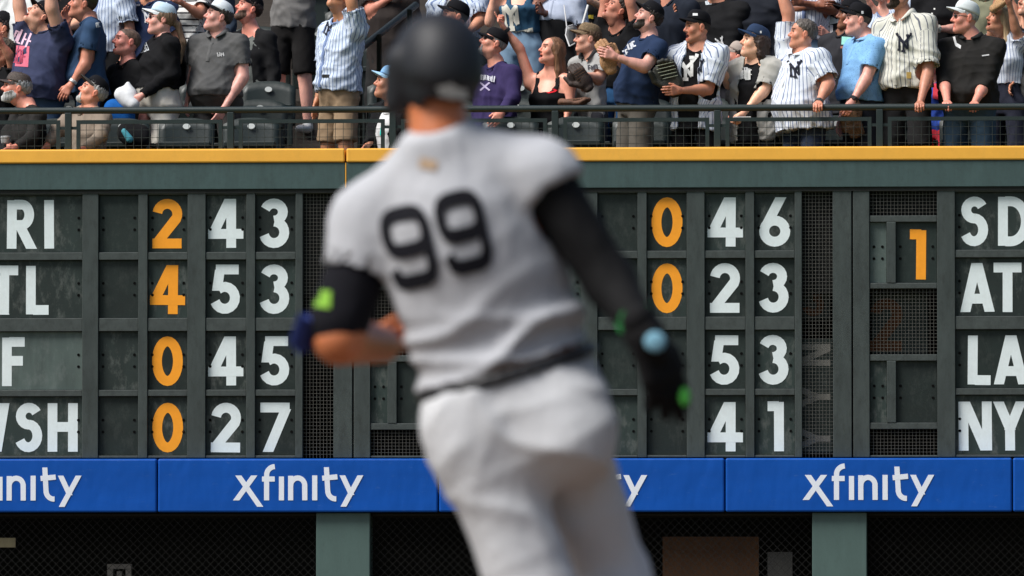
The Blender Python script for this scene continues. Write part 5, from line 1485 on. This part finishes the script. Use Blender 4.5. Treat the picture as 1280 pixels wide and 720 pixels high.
small('plastic_bag', [Cap(P(152, 118, 1.35), P(160, 124, 1.35), 0.06, 0.07, 0.05), Cap(P(160, 122, 1.35), P(167, 130, 1.3), 0.06, 0.05, 0.05), Cap(P(160, 105, 1.35), P(162, 116, 1.35), 0.02, 0.05, 0.05)], fabric((0.66, 0.67, 0.68)), 'white plastic bag held by the woman in the black hoodie', 'bag', 0.012)
small('blue_bag', [Cap(P(142, 136, 1.4), P(156, 137, 1.4), 0.08, 0.08, 0.05), Cap(P(140, 148, 1.4), P(158, 150, 1.4), 0.07, 0.07, 0.05)], fabric((0.01, 0.10, 0.35)), 'bright blue bag under the white plastic bag', 'bag', 0.014)
small('backpack', [Cap(P(160, 166, 0.95), P(176, 168, 0.95), 0.09, 0.08, 0.05), Cap(P(166, 174, 0.9), P(178, 176, 0.9), 0.07, 0.06, 0.05)], fabric(BLK), 'black backpack lying on a seat behind the rail mesh', 'bag', 0.014)
small('water_bottle', [Cap(P(155, 164, 0.82), P(162, 174, 0.82), 0.022, 0.03, 0.01)], paint('cyan_plastic', (0.10, 0.42, 0.50), 0.3), 'cyan bottle on the black backpack behind the mesh', 'bottle', 0.007)
small('badge', [Cap(P(478, 158, 0.40), P(478, 168, 0.40), 0.014, 0.022, 0.01)], paint('turquoise_plastic', (0.02, 0.55, 0.48), 0.3), 'turquoise badge hanging on the young man in the pale blue cap', 'badge', 0.006)
Yb = 2.2
cb = small('clear_bag', [Cap(P(713, 38, Yb), P(714, 52, Yb), 0.045, 0.035, 0.02)], paint('bag_grey', (0.16, 0.16, 0.16), 0.3), 'small clear bag with white edging over the brown-haired woman', 'bag', 0.009)
mb = Mb(); mb.path([P(707, 44, Yb - 0.06), P(709, 34, Yb - 0.06), P(716, 31, Yb - 0.06), P(721, 36, Yb - 0.06), P(719, 54, Yb - 0.06), P(712, 58, Yb - 0.06), P(707, 44, Yb - 0.06)], 0.006, 8)
mb.path([P(709, 38, Yb), P(705, 6, Yb)], 0.005, 8); mb.build('edging', paint('bag_trim', (0.5, 0.5, 0.5), 0.4), cb, smooth=True)
mb = Mb(); mb.path([P(728, 30, 2.6), P(735, 6, 2.6)], 0.009, 8)
mb.build('white_stick', paint('stick_white', (0.6, 0.6, 0.58), 0.5), None, smooth=True, label='white stick held upright before the black monogram tee', cat='stick')
# ================================================================== the ballplayer
def player():
    H = lambda x, y, d=0.0: PC(x, y, d)
    g0 = PC(640, 1030)
    root = empty('person', (g0[0], g0[1], 0.0), label='ballplayer in grey uniform number 99 and dark helmet, seen from behind running', cat='person')
    o = wloc(root)
    S = H(565, 232); Hc = H(644, 503, 0.02)
    up = unit(S - Hc); ln = np.linalg.norm(S - Hc)
    F = unit(FWD * 1.0 - RGT * 0.10); F = unit(F - up * (F @ up)); L = np.cross(up, F)
    prof = [(t, a * (1.12 + 0.20 * math.exp(-((t - 0.30) / 0.26) ** 2)), b * 1.16, c) for t, a, b, c in PROF['m']]
    shR, shL = H(678, 224, -0.02), H(462, 278, 0.05)
    elR, wrR = H(762, 352, -0.06), H(806, 418, -0.20)
    elL, wrL = H(424, 424, 0.0), H(478, 430, 0.30)
    hipL, hipR = H(588, 520, 0.0), H(690, 510, 0.03)
    knL, anL = H(668, 742, -0.02), H(690, 975, -0.12)
    knR, anR = H(768, 722, 0.20), H(795, 930, -0.10)
    Hd = H(545, 92, 0.03); M = np.array(Matrix.Rotation(YAW, 3, 'Z')) @ rot_head(158, 4, -4); hs = 1.10
    toH = lambda V: (V * hs) @ M.T + Hd
    pa = (Hc, up, L, F, ln, prof, 1.0)
    pr = [torso_fn(*pa, 0.0, -0.012, -0.24, 1.30), Cap(S + up * 0.02, Hd + M @ vec(0, 0.02, -0.08) * hs, 0.080, 0.072, 0.05)]
    for sh, el, wr, sd in ((shR, elR, wrR, -1), (shL, elL, wrL, 1)):
        pr += [Cap(S + up * 0.05 + L * sd * 0.05, sh, 0.065, 0.07, 0.05), Cap(sh, el, 0.066, 0.052 if sd < 0 else 0.056, 0.03), Cap(el, wr, 0.052 if sd < 0 else 0.066, 0.038 if sd < 0 else 0.048, 0.02)]
    for hip, kn, an in ((hipL, knL, anL), (hipR, knR, anR)):
        pr += [Cap(hip, kn, 0.105, 0.072, 0.03), Cap(kn, an, 0.066, 0.044, 0.02)]
    V, Q = field(pr, 0.014); parts = [(V, Q)]; ti = [np.ones((len(V), 4))]
    hv, hq, ht = HEADS[False]; parts.append((toH(hv), hq)); ti.append(ht)
    v, q = place_hand('fist', wrL, unit(wrL - elL), vec(0, 0, 1), True, 1.1); parts.append((v, q)); ti.append(np.ones((len(v), 4)))
    V, Q = merge(parts)
    link('body', qmesh('body', V, Q, True, o, {'tint': ('FLOAT_COLOR', np.concatenate(ti))}), skin(srgb(186, 112, 72)), root)
    def cloth(name, prims, mat, amp, wl, seed, h=0.0125, post=None, an=(1, 1, 1), parent=root, extra=None):
        V, Q = field(prims, h, post); N = vnormals(V, Q)
        d = folds(V, seed, wl, 5, an) * amp + folds(V, seed + 3, wl * 0.45, 4, an) * amp * 0.3
        if extra is not None: d = d + extra(V)
        V = V + N * d[:, None]
        return link(name, qmesh(name, V, Q, True, o), mat, parent), BVHTree.FromPolygons([Vector(x) for x in V], Q.tolist())
    GREY = fabric(srgb(172, 173, 177), var=0.04, bump=0.5)
    PANT = fabric(srgb(188, 189, 191), var=0.04, bump=0.5)
    BLACKS = fabric((0.006, 0.006, 0.0065), rough=0.8)
    # jersey
    jp = [torso_fn(*pa, 0.0, 0.022, -0.02, 1.16, flare=True, neck=(1.25, -0.12))]
    for sh, el, f, sd in ((shR, elR, 0.10, -1), (shL, elL, 0.44, 1)):
        jp += [Cap(S + up * 0.085 + L * sd * 0.03, sh + up * 0.005, 0.074, 0.092, 0.05)]
        e = sh + (el - sh) * f
        jp += [Cap(sh + up * 0.0, e, 0.094, 0.097 if sd < 0 else 0.089, 0.05, cut=True)]
        ax = unit(el - sh)
        jp.append(Cap(e - ax * 0.03, e + ax * 0.06, 0.078, 0.086, 0.006)); jp[-1]['sub'] = True
    jp.append(Cap(Hc + up * ln * 0.08 - L * 0.07, Hc + up * ln * 0.10 + L * 0.07, 0.135, 0.135, 0.05, cut=False))
    def waist(D, x, y, z):
        t = ((x - Hc[0]) * up[0] + (y - Hc[1]) * up[1] + (z - Hc[2]) * up[2])
        return np.maximum(D, 0.092 - t)
    def gath(V):
        rel = V - Hc; t = rel @ up / ln; u = rel @ L; vv = rel @ F
        w = np.exp(-((t - 0.28) / 0.16) ** 2)
        rg = lambda a: (1 - np.abs(np.sin(a))) ** 1.6 - 0.4
        diag = rg(u * 5 + t * 13 + np.sin(u * 14) * 0.6) * 0.034 + rg(u * 8 - t * 16) * 0.020
        w2 = np.exp(-((t - 0.85) / 0.10) ** 2) * np.exp(-((u + 0.16) / 0.06) ** 2)
        return w * diag + w2 * np.sin(u * 60) * 0.006
    jersey, bvh = cloth('jersey', jp, GREY, 0.006, 0.24, 5, post=waist, extra=gath)
    # number, written on the back
    NUM = fabric((0.005, 0.005, 0.008), rough=0.8)
    st9 = GL['9'][1]
    n9 = [[(x / 0.66, y) for x, y in s_] for s_ in st9]
    for cx, cy in ((511, 309), (579, 290)):
        decal('numeral', n9, cx, cy, 66, 104, -13, 0.195, bvh, NUM, jersey, PLAYER_D, 0.006, 0.05)
    decal('collar_emblem', [[(0.0, 0.5), (1.0, 0.5)]], 535, 205, 22, 13, 12, 1.0, bvh, fabric((0.42, 0.30, 0.20)), jersey, PLAYER_D, 0.005, 0.3)
    # undershirt collar at the nape
    # trousers
    tp = [torso_fn(*pa, 0.0, 0.022, -0.30, 0.12)]
    tp += [Cap(hipL - FWD * 0.03, knL - FWD * 0.03, 0.124, 0.106, 0.025), Cap(knL - FWD * 0.03, anL, 0.106, 0.070, 0.03, cut=True),
           Cap(hipR, knR, 0.116, 0.086, 0.02), Cap(knR, anR, 0.096, 0.060, 0.03, cut=True),
           Ell(H(706, 545, -0.065), (0.138, 0.122, 0.125), k=0.10), Ell(H(592, 556, -0.045), (0.112, 0.105, 0.11), k=0.06)]
    def fold_t(V):
        # creases that fan out from the seat
        c = H(690, 560); rel = V - c; u, w = rel @ RGT, rel @ UPV
        a = np.arctan2(w, u); r = np.hypot(u, w)
        q = w * 0.8 + u * 0.6; s2 = w * 0.75 - u * 0.66
        return (((1 - np.abs(np.sin(q * 15 + np.sin(s2 * 14) * 0.7))) ** 1.8 - 0.35) * 0.013 + ((1 - np.abs(np.sin(s2 * 13 + q * 4))) ** 1.8 - 0.35) * 0.008) * np.exp(-(r / 0.34) ** 2)
    trousers, tb = cloth('trousers', tp, PANT, 0.0045, 0.20, 17, extra=fold_t)
    # belt
    bp = [torso_fn(*pa, 0.0, 0.034, 0.108, 0.165)]
    belt, _ = cloth('belt', bp, paint('belt_black', (0.010, 0.010, 0.012), 0.45), 0.003, 0.2, 3, 0.010)
    # right arm: dark sleeve, band, batting glove
    cloth('arm_sleeve', [Cap(shR + (elR - shR) * 0.02, elR, 0.078, 0.064, 0.03), Cap(elR, wrR, 0.063, 0.046, 0.03), Cap(wrR, wrR + unit(H(846, 515, -0.16) - wrR) * 0.05, 0.046, 0.044, 0.03)], BLACKS, 0.003, 0.12, 8)
    d = unit(H(846, 515, -0.16) - wrR)
    hv, hq = hand_mesh((10, 6, 12, 22), 0.0, 0.95)
    B = basis(d, unit(vec(-0.6, 0.75, 0)), False)
    Vg = hv.copy(); Vg[:, 0] *= -1; N = vnormals(Vg, hq[:, ::-1]); Vg = Vg + N * 0.005
    gl = link('batting_glove', qmesh('batting_glove', (Vg * 1.38) @ B.T + wrR, hq[:, ::-1], True, o), BLACKS, root)
    m = Mb(); ax = unit(wrR - elR); m.bar(wrR - ax * 0.060, wrR - ax * 0.026, 0.053, 8); m.build('wrist_band', fabric((0.015, 0.14, 0.035)), gl)
    v, q = ball(H(819, 427, -0.255), 0.027, 12, 8, (1.0, 0.30, 0.95)); m = Mb(); m.add(v, q); m.build('glove_patch', fabric((0.18, 0.36, 0.46)), gl, smooth=True)
    v, q = ball(H(856, 496, -0.18), 0.013, 10, 8, (1.0, 0.9, 1.8)); m = Mb(); m.add(v, q); m.build('fingertip', fabric((0.10, 0.50, 0.08)), gl, smooth=True)
    # left arm: elbow guard
    u_ = unit(elL - shL)
    eg, egb = cloth('elbow_guard', [Cap(shL + (elL - shL) * 0.46, shL + (elL - shL) * 0.86 - RGT * 0.012, 0.078, 0.078, 0.03)], fabric((0.007, 0.007, 0.010)), 0.003, 0.2, 2)
    decal('guard_emblem', [[(0.0, 0.25), (1.0, 0.25)], [(0.15, 0.65), (0.95, 0.65)]], 402, 372, 24, 26, 8, 0.42, egb, fabric((0.20, 0.40, 0.05)), eg, PLAYER_D, 0.005, 0.2)
    m = Mb(); m.bar(H(384, 396, -0.02), H(372, 432, 0.0), 0.026, 8); m.bar(H(372, 432, 0.0), H(388, 428, 0.02), 0.022, 8); m.build('guard_strap', fabric((0.03, 0.05, 0.22)), root, smooth=True)
    # helmet with one ear flap
    sp = [Ell((0, 0.006, 0.044), (0.098, 0.118, 0.098), k=0.02), Cap((0, 0.05, -0.005), (0, 0.045, -0.03), 0.088, 0.078, 0.03, flat=(vec(1, 0, 0), 1.04)),
          Cap((-0.088, -0.01, 0.02), (-0.084, -0.02, -0.07), 0.035, 0.030, 0.03)]
    if True:                                    # flap on the left ear
        sp[2] = Cap((0.088, -0.005, 0.02), (0.084, -0.015, -0.075), 0.034, 0.030, 0.03)
    def hcut(D, x, y, z):
        face = np.maximum(np.maximum((y + 0.045), z - 0.045), -1) + 0 * x
        nape = -(z + 0.060) + 0 * x + 0 * y
        nape = np.where(x > 0.05, -(z + 0.105) + 0 * y, nape)
        inn = np.sqrt((x / 0.084) ** 2 + ((y - 0.012) / 0.102) ** 2 + ((z - 0.03) / 0.088) ** 2) - 1
        return np.maximum(np.maximum(D, -np.maximum(face, -D - 1)), nape)
    V, Q = field(sp, 0.0085, hcut)
    HEL = NT('helmet_shell', 0.55, 0.0, 0.35); HEL.color(HEL.ramp(HEL.noise(4, 3), [(0.3, (0.008, 0.009, 0.012)), (0.7, (0.013, 0.014, 0.018))])); HEL.bump(HEL.noise(300, 2), 0.1, 0.002)
    Vh = toH(V)
    he = link('helmet', qmesh('helmet', Vh, Q, True, o), HEL.m, root)
    hb = BVHTree.FromPolygons([Vector(x) for x in Vh], Q.tolist())
    decal('helmet_emblem', [[(0.1, 0.5), (0.9, 0.5)], [(0.2, 0.9), (0.8, 0.1)]], 566, 116, 42, 20, 6, 0.6, hb, fabric((0.5, 0.52, 0.52)), he, PLAYER_D, 0.004, 0.15)
    V, Q = field([Ell((0, -0.13, 0.035), (0.075, 0.07, 0.008), k=0.01)], 0.008)
    link('helmet_brim', qmesh('helmet_brim', toH(V), Q, True, o), HEL.m, he)
    v, q = ball((0, 0.006, 0.143), 0.009); link('button', qmesh('button', toH(v), q, True, o), HEL.m, he)
    # shoes
    for an, ag in ((anL, 175), (anR, 185)):
        Vs = SHOE[0] * 1.2 @ np.array(Matrix.Rotation(rad(ag), 3, 'Z')).T + vec(an[0], an[1], 0.002 if an is anL else an[2] - 0.11)
        link('shoe', qmesh('shoe', Vs, SHOE[1], True, o), leather((0.02, 0.02, 0.022)), root)
player()
